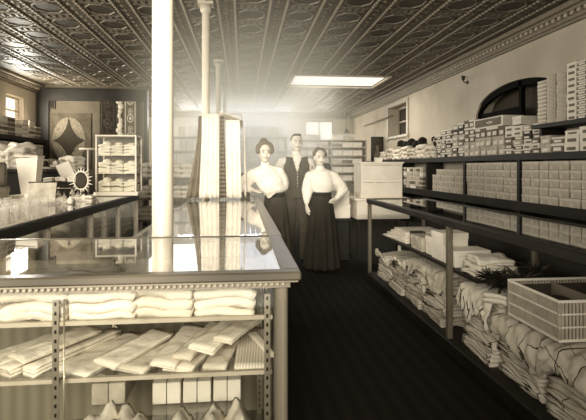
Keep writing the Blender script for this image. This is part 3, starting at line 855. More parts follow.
carton('small white box on top of the two tier cabinet', 1.98, 2.08, 6.95, 7.08, 1.426, 1.49, 0)
# dark table with cartons and hats behind the woman on the right
dt = thing("dark_table", "dark low counter behind the woman on the right with cartons on it", "table", (1.30, 7.62, 0))
MB().box(-.32, .28, -.8, .8, .56, .60, b=.004).build('tabletop', DARKWOOD, dt)
MB().box(-.29, .25, -.76, .76, .05, .56).build('cabinet_body', SHELFWOOD, dt)
MB().box(-.30, .26, -.77, .77, 0, .05).build('base', SHELFWOOD, dt)
carton('white carton behind the right woman, lower of the front pair', 1.30, 1.58, 6.9, 7.2, .601, .80, 0)
carton('white carton behind the right woman, upper of the front pair', 1.31, 1.57, 6.92, 7.18, .802, 1.00, 0)
carton('buff carton on the dark counter farther back', 1.12, 1.42, 7.5, 7.9, .601, .98, 1)
carton('white carton under the dark hat heap', 1.20, 1.62, 7.95, 8.25, .601, 1.10, 0)
for i, (x, y, z, r_) in enumerate(((1.36, 8.1, 1.102, .20), (1.25, 7.7, .982, .15), (1.55, 8.12, 1.18, .17))):
    mb = MB(); mb.lathe([(r_, 0), (r_ * 1.02, .012), (r_ * .62, .02), (r_ * .58, .10), (r_ * .45, .145), (r_ * .1, .155)], 24)
    if i == 2: z = 1.262; x = 1.42
    tag(mb.build('brimmed_hat', BLACK, None, (x, y, z)), ['dark brimmed hat, lower of the two behind the right woman', 'dark hat on the buff carton behind the right woman', 'dark brimmed hat stacked topmost behind the right woman'][i], 'hat', 'dark hats behind the woman')

# far goods on the upper wall shelf
pf = thing('framed_picture', 'dark framed fashion picture with pale figure standing on the far wall shelf', 'picture', (3.62, 12.6, 1.516))
MB().box(-.17, .17, 0, .03, 0, .03).box(-.17, .17, 0, .03, .62, .65).box(-.17, -.14, 0, .03, .03, .62).box(.14, .17, 0, .03, .03, .62).build('frame', SHELFWOOD, pf)
MB().box(-.14, .14, .01, .02, .03, .62).build('picture_sheet', CARDK, pf)
MB().lathe([(.06, .08), (.09, .1), (.06, .26), (.03, .30), (.045, .38), (.02, .42)], 14, M=Matrix.Scale(.08, 4, (0, 1, 0))).build('painted_figure', CARDD, pf)
for i in range(7):
    y = 8.62 + i * .50
    o = cloth_thing('cloth_bundle', f"pale crumpled bundle on the far wall shelf, {ORD[i]} beyond the box piles", 'cloth bundle', .26, .46, .22 + .05 * (i % 2), (3.61, y, 1.52), 0, [WHITE2, WHITE, CARDM][i % 3], 'bundles on the far wall shelf', 260 + i, (0, 0), 3, .05)
for i, (y, dz) in enumerate(((9.30, .08), (9.62, .03), (9.92, .09), (10.25, .05), (10.6, .09))):
    mb = MB(); mb.ball((0, 0, .08), (.09, .09, .078), 14); mb.lathe([(.10, .015), (.11, .022), (.08, .05)], 18)
    tag(mb.build('dark_bonnet', BLACK, None, (3.60, y, 1.715 + dz)), f"round dark bonnet on the pale bundles of the far shelf, {ORD[i]} of the heap", 'hat', 'dark bonnets on the far shelf')
vt = thing('flower_vase', 'small vase of dark flowers beside the last box pile', 'vase', (3.55, 8.52, 1.516))
vt.location = (3.53, 8.36 + .0, 1.516); vt.location.y = YPILE + .09
MB().lathe([(.03, 0), (.045, .04), (.05, .10), (.025, .15), (.03, .17)], 16).build('vase_body', CARDM, vt)
mb = MB(); rr = random.Random(5)
for q in range(14):
    a = rr.uniform(0, 6.28); e = rr.uniform(.05, .14); z = rr.uniform(.24, .40)
    mb.tube([(0, 0, .15), (math.cos(a) * e * .5, math.sin(a) * e * .5, z * .7), (math.cos(a) * e, math.sin(a) * e, z)], .004, 5)
    mb.ball((math.cos(a) * e, math.sin(a) * e, z), .022, 8)
mb.build('flowers', BLACK, vt)
lb = thing('wall_lamp', 'small dark wall lamp bracket high on the right wall', 'lamp', (XR, on_x(465, XR - .05), 2.78))
MB().lathe([(.03, 0), (.03, .015)], 12, M=Matrix.Rotation(R(-90), 4, 'Y')).build('wall_plate', IRON, lb)
MB().tube([(-.015, 0, 0), (-.06, 0, .0), (-.08, 0, .03)], .008, 8).build('arm', IRON, lb)
MB().lathe([(.012, .03), (.03, .06), (.035, .10), (.02, .11)], 12, c=(-.08, 0)).build('lamp_socket', IRON, lb)
rd = tag(MB().tube([(3.74, 14.5, 2.62), (3.70, 11.5, 2.62)], .012, 8).build('curtain_rod', IRON), 'thin dark rod running along the far right wall beside the small window', 'rod')
hl = thing('hanging_lamp', 'small dark hanging lamp in the far right corner', 'lamp', (3.35, 15.2, 2.45))
MB().tube([(0, 0, .12), (0, 0, .749)], .006, 6).build('cord', IRON, hl)
MB().lathe([(.10, 0), (.09, .03), (.03, .10), (.02, .14)], 16).build('lamp_shade', IRON, hl)
d2 = tag(MB().box(.03, .08, 0, .04, 0, .06).build('ceiling_hook', IRON), 'small dark hook on the back wall', 'hook')
bpy.data.objects.remove(d2)

# ============================================================ LEFT COUNTER TOP
TG = bpy.data.materials.new('pressed_glass'); TG.use_nodes = True
_b = TG.node_tree.nodes['Principled BSDF']; _b.inputs['Base Color'].default_value = tone(.75); _b.inputs['Alpha'].default_value = .22; _b.inputs['Roughness'].default_value = .1
def tumbler(x, y, h, r_, label):
    mb = MB(); mb.lathe([(r_ * .75, 0), (r_ * .8, .004), (r_, h), (r_ - .003, h), (r_ * .72, .012), (.001, .012)], 16)
    return tag(mb.build('glass_tumbler', TG, None, (x, y, LZ + .0005)), label, 'glass', 'glassware on the left counter')
gp = None; c = 0
for r_ in range(4):
    for k in range(8):
        x, y = -1.45 - .14 * r_, 2.95 + k * .155 + .04 * (r_ % 2)
        lab = f"clear tumbler on left counter, {ORD[k]} from near end, {['row nearest aisle', 'second row from aisle', 'third row from aisle', 'row farthest from aisle'][r_]}"
        if gp is None: gp = tumbler(x, y, .105, .032, lab)
        else: dup(gp, (x, y, LZ + .0005), 0, lab, 'glassware on the left counter')
def at(px, d, z): x, y = W(px, d); return (x, y, z)
# easel card
t = thing('easel_card', 'pale slanted card in a dark edged tray on the left counter', 'card display', at(43, 4.62, LZ), R(6))
MB().box(-.15, .15, -.09, .09, 0, .02, b=.003).build('tray', DARKWOOD, t)
MB().box(-.12, .12, 0, .012, 0, .19, M=Matrix.Translation((0, -.06, .022)) @ Matrix.Rotation(R(-22), 4, 'X')).build('card', CARDM, t)
MB().box(-.13, .13, -.003, .016, .19, .20, M=Matrix.Translation((0, -.06, .022)) @ Matrix.Rotation(R(-22), 4, 'X')).build('top_bar', DARKWOOD, t)
carton('low buff carton under the tapering white box', *(-2.27, -2.01, 4.98, 5.30, LZ + .001, 1.07), 1)
t = thing('tapered_box', 'tall white tapering box standing on a buff carton on the left counter', 'box', (-2.14, 5.14, 1.072))
M_ = Matrix.Identity(4)
mb = MB(); mb.add([(-.065, -.06, 0), (.065, -.06, 0), (.065, .06, 0), (-.065, .06, 0), (-.11, -.08, .36), (.10, -.08, .38), (.10, .08, .38), (-.11, .08, .36)],
                  [(0, 3, 2, 1), (0, 1, 5, 4), (1, 2, 6, 5), (2, 3, 7, 6), (3, 0, 4, 7), (4, 5, 6, 7)]); mb.build('box_body', CARD, t)
MB().box(-.115, .105, -.09, .09, .381, .392).build('lid', CARD, t)
t = thing('dark_case', 'black open jewel case with white trimmings on the left counter', 'case', at(61, 5.72, LZ), R(8))
MB().box(-.19, .19, -.13, .13, 0, .17, b=.006).build('case_body', BLACK, t)
MB().box(-.18, .18, -.134, -.130, .10, .104).box(-.012, .012, -.136, -.130, .09, .115).build('clasp', NICKEL, t)
bx, by, _ = at(61, 5.72, 0)
for i in range(3):
    cloth_thing('white_trimming', f"white crumpled trimming on the black case, {ORD[i]} from the left", 'trimming', .10, .16, .05, (bx - .12 + .12 * i, by, LZ + .176), 15 * i, WHITE, 'trimmings on the black case', 300 + i, (0, 0), 2, .02)
t = thing('leaning_box', 'white long box leaning back over the black case with a grey side', 'box', (bx + .10, by + .26, LZ + .01))
t.rotation_euler = (R(-8), R(-24), R(20))
MB().box(-.08, .08, -.05, .05, 0, .42, b=.004).build('box_body', CARD, t)
MB().box(-.085, -.08, -.05, .05, 0, .42).build('side_panel', CARDD, t)
# sunburst frame
t = thing('sunburst_frame', 'small oval mirror in a spiky sunburst frame on the left counter', 'mirror', at(81, 5.35, LZ), R(0))
MB().ball((0, 0, .20), (.058, .012, .082), 20).build('mirror', CARDK, t)
mb = MB()
for k in range(40):
    a = 2 * math.pi * k / 40
    mb.ball((math.cos(a) * .075, 0, .20 + math.sin(a) * .10), (.010, .012, .010), 6)
for k in range(20):
    a = 2 * math.pi * k / 20; l = .132 if k % 2 else .112
    mb.tube([(math.cos(a) * .08, 0, .20 + math.sin(a) * .105), (math.cos(a) * l, 0, .20 + math.sin(a) * (l + .02))], [.009, .002], 5)
mb.build('sun_rays', CARD, t)
MB().lathe([(.05, 0), (.045, .012), (.010, .03), (.008, .06)], 14).build('stand', CARDM, t)
for i, (px, d, w_, h_) in enumerate(((88, 5.0, .12, .06), (75, 5.05, .10, .05), (66, 4.7, .12, .04))):
    x, y, _ = at(px, d, 0)
    cloth_thing('lace_piece', f"small white lace piece lying before the sunburst frame, {ORD[i]} from the right", 'lace', w_, .16, h_, (x, y, LZ + .001), 20 * i, WHITE2, 'lace before the sunburst frame', 310 + i, (0, 0), 2, .02)
# countertop showcase with three shelves of white goods
sx0, sy0 = W(96, 5.82); sx1, _ = W(136, 5.82)
t = thing('countertop_showcase', 'small white framed glass showcase of white goods standing on the left counter end', 'showcase', ((sx0 + sx1) / 2, 6.18, LZ))
a = (sx1 - sx0) / 2; b = .17; h = .74
mb = MB()
mb.box(-a - .02, a + .02, -b - .015, b + .015, 0, .05, b=.006).box(-a, a, -b, b, h - .02, h, b=.003)
for x in (-a, a - .018):
    for y in (-b, b - .018): mb.box(x, x + .018, y, y + .018, .05, h - .02)
mb.build('frame', COLUMN, t)
MB().box(-a + .018, a - .018, b - .012, b - .004, .05, h - .02).build('back_panel', CARDD, t)
glass('glass_front', t, -a + .018, a - .018, -b + .004, -b + .008, .05, h - .02)
for z in (.27, .49): MB().box(-a + .018, a - .018, -b + .02, b - .014, z, z + .008).build('shelf', CARD, t)
cx_, cy_ = (sx0 + sx1) / 2, 6.18
for lv, z in enumerate((.052, .28, .50)):
    for k in range(3):
        mb = folded_mb(.135, .24, .13, 4, lv * 3 + k, .02); mb.ball((.01, -.02, .13), (.055, .08, .04 - .01 * k), 10)
        tag(mb.build('white_fancy_good', [WHITE, WHITE2, WHITE][k], None, (cx_ + (k - 1) * .148, cy_, LZ + z + .001)),
            f"puffy white article in the countertop showcase, {['bottom', 'middle', 'top'][lv]} shelf, {['left', 'middle', 'right'][k]}", 'white article', 'articles in the countertop showcase')
# near left items
carton('grey buff carton under the brown roll at the left edge', -2.42, -2.12, 4.28, 4.66, LZ + .001, 1.17, 1)
t = thing('fabric_roll', 'brown fabric roll with white tag at the left edge of the picture', 'fabric roll', (-2.24, 4.46, 1.172))
MB().tube([(-.17, -.05, .11), (.15, .05, .11)], .11, 20).build('roll', CARDD, t)
MB().box(-.10, .02, -.15, -.145, .08, .17).build('tag', CARD, t)

rr = random.Random(21)
bp_ = None
for i in range(7):
    x, y = -1.62 - .10 * (i % 3), 4.75 + .13 * i
    t = thing('perfume_bottle', f"small pale stoppered bottle on the left counter between tumblers and mirror, {ORD[i]} from the tumblers", 'bottle', (x, y, LZ + .0005), 0, 'small bottles on the left counter')
    hb_ = .07 + .02 * (i % 3)
    MB().lathe([(.022, 0), (.026, .006), (.024, hb_ * .7), (.009, hb_ * .85), (.009, hb_)], 14).build('bottle_body', [CARD, TG, CARDM][i % 3], t)
    MB().ball((0, 0, hb_ + .01), .013, 8).build('stopper', CARDK, t)
carton('low pale box behind the easel card on the left counter', -2.08, -1.86, 4.86, 5.06, LZ + .001, 1.09, 0)
carton('dark flat box by the brown roll on the left counter', -2.12 + .04, -1.90, 4.05, 4.30, LZ + .001, 1.06, 3)
# stand with a T bar
t = thing('display_stand', 'thin white T shaped display stand behind the left counter', 'stand', at(88, 6.9, 0))
MB().lathe([(.12, 0), (.10, .02), (.015, .05), (.012, 1.60)], 14).build('pole', COLUMN, t)
MB().tube([(-.12, 0, 1.61), (.12, 0, 1.61)], .016, 8).build('cross_bar', COLUMN, t)
# dark dresser behind the counter
t = thing('dark_dresser', 'dark low dresser behind the left counter loaded with hats and bundles', 'dresser', (-3.15, 7.4, 0))
MB().box(-.62, .55, -.75, .9, .08, 1.28).build('cabinet_body', SHELFWOOD, t)
MB().box(-.66, .6, -.8, .95, 1.28, 1.32, b=.005).build('top', DARKWOOD, t)
MB().box(-.58, .5, -.7, .85, 0, .08).build('base', SHELFWOOD, t)
for i, (px, d, w_, l_, h_) in enumerate(((6, 6.75, .22, .3, .24), (18, 6.8, .22, .3, .30), (30, 6.85, .18, .3, .22), (3, 7.3, .3, .3, .36), (22, 7.4, .26, .3, .40), (62, 7.1, .2, .3, .12), (72, 7.2, .2, .3, .2))):
    x, y, _ = at(px, d, 0)
    cloth_thing('cloth_bundle', f"pale bundle on the dark dresser, {['front row left', 'front row middle', 'front row right of middle', 'back row left', 'back row middle', 'right end low', 'right end high'][i]}", 'cloth bundle', w_, l_, h_, (x, y, 1.322), 10 * i, [WHITE2, WHITE, CARDM][i % 3], 'bundles on the dresser', 320 + i, (0, 0), 4, .05)
for i, (px, d) in enumerate(((42, 6.8), (52, 6.95), (46, 7.5))):
    x, y, _ = at(px, d, 0)
    t = thing('trimmed_hat', f"straw hat with dark trimming on the dresser, {['left', 'right', 'rear'][i]} one", 'hat', (x, y, 1.322), 0, 'hats on the dresser')
    MB().lathe([(.14, 0), (.15, .01), (.09, .03), (.085, .11), (.06, .14), (.01, .15)], 20).build('hat_body', [CARDM, CARDD, CARDM][i], t)
    MB().lathe([(.094, .03), (.094, .06)], 20).ball((.07, -.06, .08), .04, 8).build('hat_band', [BLACK, WHITE2, BLACK][i], t)

# left wall shelving
t = thing('wall_rack', 'black wooden wall rack with boxes on the left wall', 'shelving', (0, 0, 0))
for z in (1.30, 1.86): MB().box(XL + .001, -4.25, 7.6, 11.1, z, z + .08).build('shelf', SHELFWOOD, t)
for y in (7.6, 8.8, 9.95, 11.05): MB().box(XL + .001, -4.25, y, y + .05, 0, 1.30).box(XL + .001, -4.25, y, y + .05, 1.38, 1.86).build('divider', SHELFWOOD, t)
for zi, (z, hz, rows, nm) in enumerate(((1.941, .085, 4, 'above'), (1.381, .088, 5, 'below'))):
    c = 0; y = 7.75
    while y < 10.9:
        if any(abs(y - q - .025) < .17 for q in (8.8, 9.95)) and zi == 1: y += .06; continue
        rr = rows - (c % 3 == 1) if zi == 0 else rows - (c % 4 == 2)
        for r_ in range(rr):
            k = ('parcel_box', .26, hz - .002, .26, [0, 1, 2, 1][(c + r_ * (c % 2)) % 4], 0 if c % 2 else 1, False)
            put_box(k, (-4.41, y, z + r_ * hz), f"pale box {nm} dark left wall shelf, {ORD[c]} pile from near end, {ROWN[r_]} up", 'boxes on the left wall rack', R(180))
        y += .29; c += 1

# partition decorations
def on_part(px, py, d=11.0):
    x, y = W(px, d); 
    return x, CAMZ + (167 - py) * d / 480.0
t = thing('small_picture', 'small dark square picture high on the left partition', 'picture', (0, 0, 0))
x, z = on_part(53.5, 104); MB().box(x - .13, x + .13, PYY - .03, PYY - .001, z - .14, z + .14, b=.004).build('frame', CARDK, t)
MB().box(x - .10, x + .10, PYY - .034, PYY - .030, z - .11, z + .11).build('picture_sheet', BLACK, t)
t = thing('star_quilt', 'wall hanging with dark four pointed star between pale quarter circles on the left partition', 'wall hanging', (0, 0, 0))
x, z = on_part(72, 141)
MB().box(x - .48, x + .48, PYY - .02, PYY - .001, z - .62, z + .62).build('quilt_cloth', mat('dim_quilt', .08, .9, .1, var=.3, scale=6), t)
RX_, RZ_ = .34, .50
pts = []
for q in range(4):
    c0 = [(1, 1), (-1, 1), (-1, -1), (1, -1)][q]
    a0 = [270, 0, 90, 180][q]
    for k in range(9):
        a = R(a0 - k * 90 / 8.0)
        pts.append((x + RX_ * (c0[0] + math.cos(a) ), z + RZ_ * (c0[1] + math.sin(a))))
# petals: quarter discs
mb = MB()
for (sx_, sz_) in ((1, 1), (-1, 1), (-1, -1), (1, -1)):
    P = []
    n = 10
    for k in range(n + 1):   # outer circle arc, then inner concave arc back
        a = math.pi / 2 * k / n; P.append((x + sx_ * RX_ * 1.05 * math.cos(a), z + sz_ * RZ_ * 1.05 * math.sin(a)))
    for k in range(n + 1):
        a = math.pi / 2 * k / n; P.append((x + sx_ * RX_ * (1.02 - .96 * math.cos(a) * 1.0) , z + sz_ * RZ_ * (1.02 - .96 * math.sin(a)))) if 0 < k < n else None
    m_ = len(P)
    mb.add([(p[0], PYY - .026, p[1]) for p in P] + [(p[0], PYY - .021, p[1]) for p in P], [tuple(range(m_))] + [(i, i + m_, (i + 1) % m_ + m_, (i + 1) % m_) for i in range(m_)])
mb.build('petals', mat('tan_quilt', .24, .9, .1, kind='voro', scale=30, v2=.10), t)
mb = MB(); P = []
for k in range(40):
    a = 2 * math.pi * k / 40
    ca, sa = math.cos(a), math.sin(a)
    P.append((x + RX_ * abs(ca) ** 3 * (1 if ca > 0 else -1), z + RZ_ * abs(sa) ** 3 * (1 if sa > 0 else -1)))
mb.add([(p[0], PYY - .034, p[1]) for p in P] + [(p[0], PYY - .028, p[1]) for p in P], [tuple(range(40))] + [(i, i + 40, (i + 1) % 40 + 40, (i + 1) % 40) for i in range(40)])
mb.build('star', mat('star_cloth', .02, .9, .1, kind='voro', scale=40, v2=.05), t)
# carpets
def carpet(label, px0, px1, z0, z1, m0, m1, yoff, seed):
    t = thing('hanging_carpet', label, 'carpet', (0, 0, 0), 0, 'carpets hung on the partition')
    x0, _ = W(px0, 10.95); x1, _ = W(px1, 10.95)
    MB().box(x0, x1, PYY - yoff - .015, PYY - yoff, z0, z1).build('carpet_field', m0, t)
    mb = MB(); yf = PYY - yoff - .018; w_ = x1 - x0
    for xa in (x0 + .03, x1 - .05): mb.box(xa, xa + .02, yf, yf + .003, z0 + .03, z1 - .03)
    for za in (z1 - .05, z0 + .03): mb.box(x0 + .05, x1 - .05, yf, yf + .003, za, za + .02)
    z = z1 - .2; k = 0
    while z > z0 + .1:
        c = (x0 + x1) / 2; r0 = w_ * (.26 if k % 2 == 0 else .18)
        for (ri, ro) in ((.75, 1.0), (.0, .4)):
            n = 8; A = [(c + r0 * ro * math.cos(2 * math.pi * q / n), yf, z + r0 * 1.3 * ro * math.sin(2 * math.pi * q / n)) for q in range(n)]
            if ri: 
                B = [(c + r0 * ri * math.cos(2 * math.pi * q / n), yf, z + r0 * 1.3 * ri * math.sin(2 * math.pi * q / n)) for q in range(n)]
                mb.add(A + B, [(q, (q + 1) % n, n + (q + 1) % n, n + q) for q in range(n)])
            else: mb.add(A, [tuple(range(n))])
        z -= r0 * 3.1; k += 1
    mb.build('woven_pattern', m1, t)
carpet('dark bluish carpet hanging on the partition left of the patterned one', 100.5, 116, 1.2, 3.02, mat('blue_carpet', .015, .95, .05, var=.5, scale=14, v2=.05), CARDK, .002, 1)
carpet('patterned carpet with medallions hanging at the right end of the partition', 124, 137, 1.2, 3.06, mat('brown_carpet', .07, .95, .05, var=.5, scale=30, v2=.15), CARDM, .03, 2)
x0, _ = W(116.5, 10.95); x1, _ = W(124.5, 10.95)
mb = MB(); mb.box(x0, x1, PYY - .028, PYY - .010, 1.2, 3.0, 0)
z = 1.3; k = 0
while z < 2.85:
    mb.ball(((x0 + x1) / 2 + .02 * math.sin(k * 2.1), PYY - .03, z), (.06 + .02 * math.sin(k), .006, .07), 8, 1); z += .11; k += 1
tag(mb.build('lace_hanging', [CARDK, CARDM]), 'narrow dark wall hanging with a pale lace strip between the two carpets', 'wall hanging')

# ============================================================ BACK SHELVING
def back_unit(label, x0, x1, y, zs, top, fills, gname):
    t = thing('back_shelving', label, 'shelving', (0, 0, 0))
    for z in zs + [top]: MB().box(x0, x1, y, y + .35, z - .03, z).build('shelf', LIGHTWOOD, t)
    for xx in (x0 - .03, (x0 + x1) / 2 - .015, x1): MB().box(xx, xx + .03, y, y + .36, 0, top).build('upright', LIGHTWOOD, t)
    MB().box(x0, x1, y + .35, y + .37, 0, top).build('back_panel', CARDM, t)
    for li, (z, (wv, hv, n)) in enumerate(zip(zs + [top], fills)):
        x = x0 + .02; c = 0
        while x + wv < x1:
            xm = (x0 + x1) / 2
            if x < xm + .02 and x + wv > xm - .02: x = xm + .02; continue
            for r_ in range(n):
                rr = rnd.random()
                k = ('stock_box', wv - .01, hv - .002, .28, 0 if rr < .65 else (1 if rr < .93 else 2), 0, False)
                put_box(k, (x + wv / 2, y + .16, z + r_ * hv), f"{'upright pale bolt' if hv > .2 else 'pale stock box'} in the {gname}, {['lowest', 'second', 'third', 'fourth', 'fifth', 'sixth', 'seventh', 'eighth'][li]} row, {ORD[c]} from left" + (f", {ROWN[r_]} up" if n > 1 else ''),
                        f'stock on the {gname}', R(90))
            x += wv; c += 1
back_unit('tall pale shelving against the rear with bolts and boxes left of the people', -2.0, 1.20, 13.0, [1.05, 1.42, 1.80], 2.18, [(.26, .15, 2), (.24, .14, 2), (.17, .29, 1), (.15, .28, 1)], 'tall rear shelving')
back_unit('lower rear shelving with rows of flat boxes right of the man', 1.42, 3.25, 12.4, [1.0, 1.22, 1.44, 1.66, 1.88], 2.07, [(.27, .13, 1), (.27, .13, 1), (.27, .13, 1), (.27, .13, 1), (.27, .12, 1), (.31, .14, 1)], 'lower rear shelving')
# tiered rack between counter and back
t = thing('tiered_rack', 'pale tiered rack with white bundles beyond the front column', 'rack', (0, 0, 0))
for z in (.42, .80, 1.16): MB().box(-1.85, -.85, 8.6, 9.0, z - .03, z).build('shelf', CARDD, t)
for x in (-1.85, -.88): MB().box(x, x + .03, 8.58, 9.02, 0, 1.5).build('upright', LIGHTWOOD, t)
for li, z in enumerate((.42, .80, 1.16)):
    for k in range(5):
        cloth_thing('white_bundle', f"white bundle on the tiered rack, {['lowest', 'middle', 'top'][li]} shelf, {ORD[k]} from left", 'cloth bundle', .16, .30, .22 if li < 2 else .26, (-1.71 + k * .18, 8.8, z + .001), 4 * k - 6, [WHITE, WHITE2][k % 2], 'bundles on the tiered rack', 400 + li * 5 + k, (0, 0), 3, .03)

# ============================================================ DRAPED CLOTH AROUND THE SECOND COLUMN
DC = (-.405, 5.47)
t = thing('cloth_hanger', 'pale metal hanger ring with cross bars clamped round the slender column', 'hanger', (DC[0], DC[1], 0))
mb = MB()
n = 28
for z_ in (1.925,):
    mb.tube([(math.cos(2 * math.pi * k / n) * .07, math.sin(2 * math.pi * k / n) * .07, z_) for k in range(n + 1)], .006, 8)
    for k in range(4):
        a = math.pi / 4 + k * math.pi / 2; mb.tube([(math.cos(a) * .043, math.sin(a) * .043, z_), (math.cos(a) * .07, math.sin(a) * .07, z_)], .005, 6)
mb.build('ring', COLUMN, t)
MB().tube([(-.06, -.175, 1.925), (.40, -.175, 1.925)], .006, 8).tube([(-.03, -.06, 1.925), (-.03, -.175, 1.925)], .006, 8).build('front_bar', COLUMN, t)
MB().tube([(.40, -.175, 1.925), (.40, .12, 1.80)], .006, 8).tube([(.07, 0, 1.925), (.40, -.02, 1.86)], .005, 8).build('side_bar', COLUMN, t)
def drape(label, xt, xb, yb, ztop, zbot, m, seed, side=False, waves=3.5):
    mb = MB()
    def fn(u, v):
        f = v ** 1.6
        x0 = xt[0] + (xb[0] - xt[0]) * f; x1 = xt[1] + (xb[1] - xt[1]) * f
        zz = ztop + (zbot - ztop) * v * (1 - .012 * abs(math.sin(u * 7 + seed)))
        amp = .003 + .007 * v
        off = -.02 * v + amp * math.sin(u * waves * 6.28 + seed + v)
        x = x0 + (x1 - x0) * u
        return (x, yb + off, zz) if not side else (yb - off, x, zz)
    mb.sheet(fn, 40, 14, .004)
    return tag(mb.build('draped_cloth', m), label, 'cloth', 'long cloths draped round the column')
yf = DC[1] - .19
drape('dark tapering cloth hanging at the left side of the draped display', (-.470, -.435), (-.60, -.47), yf, 1.90, 1.01, mat('brown_cloth', .16, .9, .1, var=.2), 1, waves=2)
drape('wide white cloth hanging before the slender column', (-.43, -.25), (-.46, -.25), yf - .01, 1.92, 1.01, WHITE, 2, waves=4)
drape('narrow dark striped cloth in the middle of the draped display', (-.238, -.195), (-.245, -.165), yf - .01, 1.90, 1.01, mat('dark_striped_cloth', .05, .9, .1, kind='bands', scale=7, v2=.22), 3, waves=1.5)
drape('white cloth hanging at the right corner of the draped display', (-.175, -.025), (-.165, -.005), yf - .03, 1.86, 1.01, WHITE, 4, waves=3)
drape('ivory cloth hanging down the right side of the draped display', (yf + .02, yf + .26), (yf + .02, yf + .28), .022, 1.80, 1.01, WHITE2, 5, True)
mb = MB()
def fn(u, v): return (-.24 + .25 * u, DC[1] - .24 + .32 * v, 1.955 - .10 * u - .045 * v + .006 * math.sin(v * 20))
mb.sheet(fn, 12, 10, .005)
tag(mb.build('draped_cloth', WHITE), 'white cloth sloping like a small roof on top of the draped display', 'cloth', 'long cloths draped round the column')
# dark bag like box at the far end of centre counter behind left woman's elbow
carton('dark small box on the centre counter beyond the draped display', -.02, .10, 5.75, 5.9, CZ + .001, 1.28, 2)
# ============================================================ PEOPLE
SKIN = mat('pale_skin', .68, .6, .3, var=.05, scale=5)
HAIR = mat('brown_hair', .13, .7, .3, var=.3, scale=40)
HAIRM = mat('dark_short_hair', .06, .7, .3, var=.3, scale=40)
VESTM = mat('dark_vest_wool', .045, .85, .15, var=.15, scale=20)
TROUS = mat('dark_trouser_wool', .06, .85, .15, var=.2, scale=12)
SKIRTM = mat('black_skirt_wool', .022, .85, .15, var=.2, scale=10)
SKIRT2 = mat('charcoal_skirt_wool', .04, .85, .15, var=.2, scale=10)
BLOUSE = mat('white_blouse', .80, .85, .15, var=.04, scale=8, bump=.8, bscale=14)
BLOUSE2 = mat('white_lawn_blouse', .78, .85, .15, var=.05, scale=12, bump=.8, bscale=14)

def fuse(mb, name, m, parent, voxel=.007, smooth=6, fac=.5):
    """one continuous surface from overlapping rounded pieces"""
    o = mb.build('tmp', m)
    r = o.modifiers.new('r', 'REMESH'); r.mode = 'VOXEL'; r.voxel_size = voxel; r.use_smooth_shade = True
    s = o.modifiers.new('s', 'SMOOTH'); s.iterations = smooth; s.factor = fac
    dg = bpy.context.evaluated_depsgraph_get(); dg.update()
    me = bpy.data.meshes.new_from_object(o.evaluated_get(dg), depsgraph=dg)
    me.name = name; me.materials.clear()
    for q in (m if isinstance(m, (list, tuple)) else [m]): me.materials.append(q)
    for p in me.polygons: p.use_smooth = True; p.material_index = 0
    bpy.data.objects.remove(o)
    n = bpy.data.objects.new(name, me); COL.objects.link(n)
    if parent: n.parent = parent
    return n
def squash(mb, i0, fy, cy=0):
    """flatten what was added since vertex i0 front to back"""
    for i in range(i0, len(mb.v)):
        x, y, z = mb.v[i]; mb.v[i] = (x, cy + (y - cy) * fy, z)
def seg(a, b, t): return Vector(a) + (Vector(b) - Vector(a)) * t
def limb(mb, a, b, c, ra, rb, rc, n=14):
    a, b, c = Vector(a), Vector(b), Vector(c)
    mb.tube([a, seg(a, b, .35), seg(a, b, .8), b], [ra, ra * 1.02, rb * 1.05, rb], n)
    mb.tube([b, seg(b, c, .3), seg(b, c, .8), c], [rb, rb * 1.05, rc * 1.12, rc], n)
    mb.ball(a, ra, 12); mb.ball(b, rb, 12); mb.ball(c, rc, 12)
def hand(mb, wrist, d, side, up, curl=.35, s=1.0):
    """palm + four fingers + thumb. d = finger direction, side = towards the thumb, up = back of the hand"""
    w0 = Vector(wrist); d = Vector(d).normalized(); side = Vector(side).normalized(); up = Vector(up).normalized()
    for k in (-1, -.33, .33, 1):
        mb.tube([w0 + side * .012 * k, w0 + d * .05 * s + side * .022 * k * s, w0 + d * .085 * s + side * .028 * k * s], [.014 * s, .015 * s, .011 * s], 8)
    for k, ln in ((1, .070), (.33, .080), (-.33, .074), (-1, .058)):
        p = w0 + d * .083 * s + side * .028 * k * s; pts = [p]; dd = d.copy()
        for q, f in enumerate((.42, .33, .25)):
            dd = (dd - up * curl * (.7 + .35 * q)).normalized(); p = p + dd * ln * f * s; pts.append(p)
        mb.tube(pts, [.010 * s, .009 * s, .0085 * s, .007 * s], 8)
    p = w0 + d * .025 * s + side * .022 * s
    mb.tube([p, p + (side * .7 + d * .6) * .035 * s, p + (side * .55 + d) * .055 * s - up * .008, p + (side * .5 + d * 1.3) * .068 * s - up * .014], [.014 * s, .011 * s, .010 * s, .008 * s], 8)
def head(mb, c, yaw, s=1.0):
    """c = centre of the head; faces -y turned by yaw"""
    M = Matrix.Rotation(R(yaw), 4, 'Z')
    def P(x, y, z): return Vector(c) + M @ Vector((x * s, y * s, z * s))
    def b(p, r, n=14): mb.ball(P(*p), tuple(q * s for q in r), n, M=M)
    b((0, .012, .03), (.076, .094, .088), 20); b((0, -.015, -.03), (.062, .072, .082), 18); b((0, -.05, -.088), (.028, .026, .024))
    b((0, -.088, -.012), (.011, .016, .026), 10); b((0, -.098, -.030), (.014, .015, .011), 10)
    b((0, -.080, .036), (.045, .016, .014), 12)
    for k in (-1, 1):
        b((.040 * k, -.062, -.03), (.022, .02, .022), 10); b((.076 * k, .004, -.008), (.010, .018, .030), 10)
    b((0, -.083, -.056), (.024, .012, .010), 10)
    return P, M
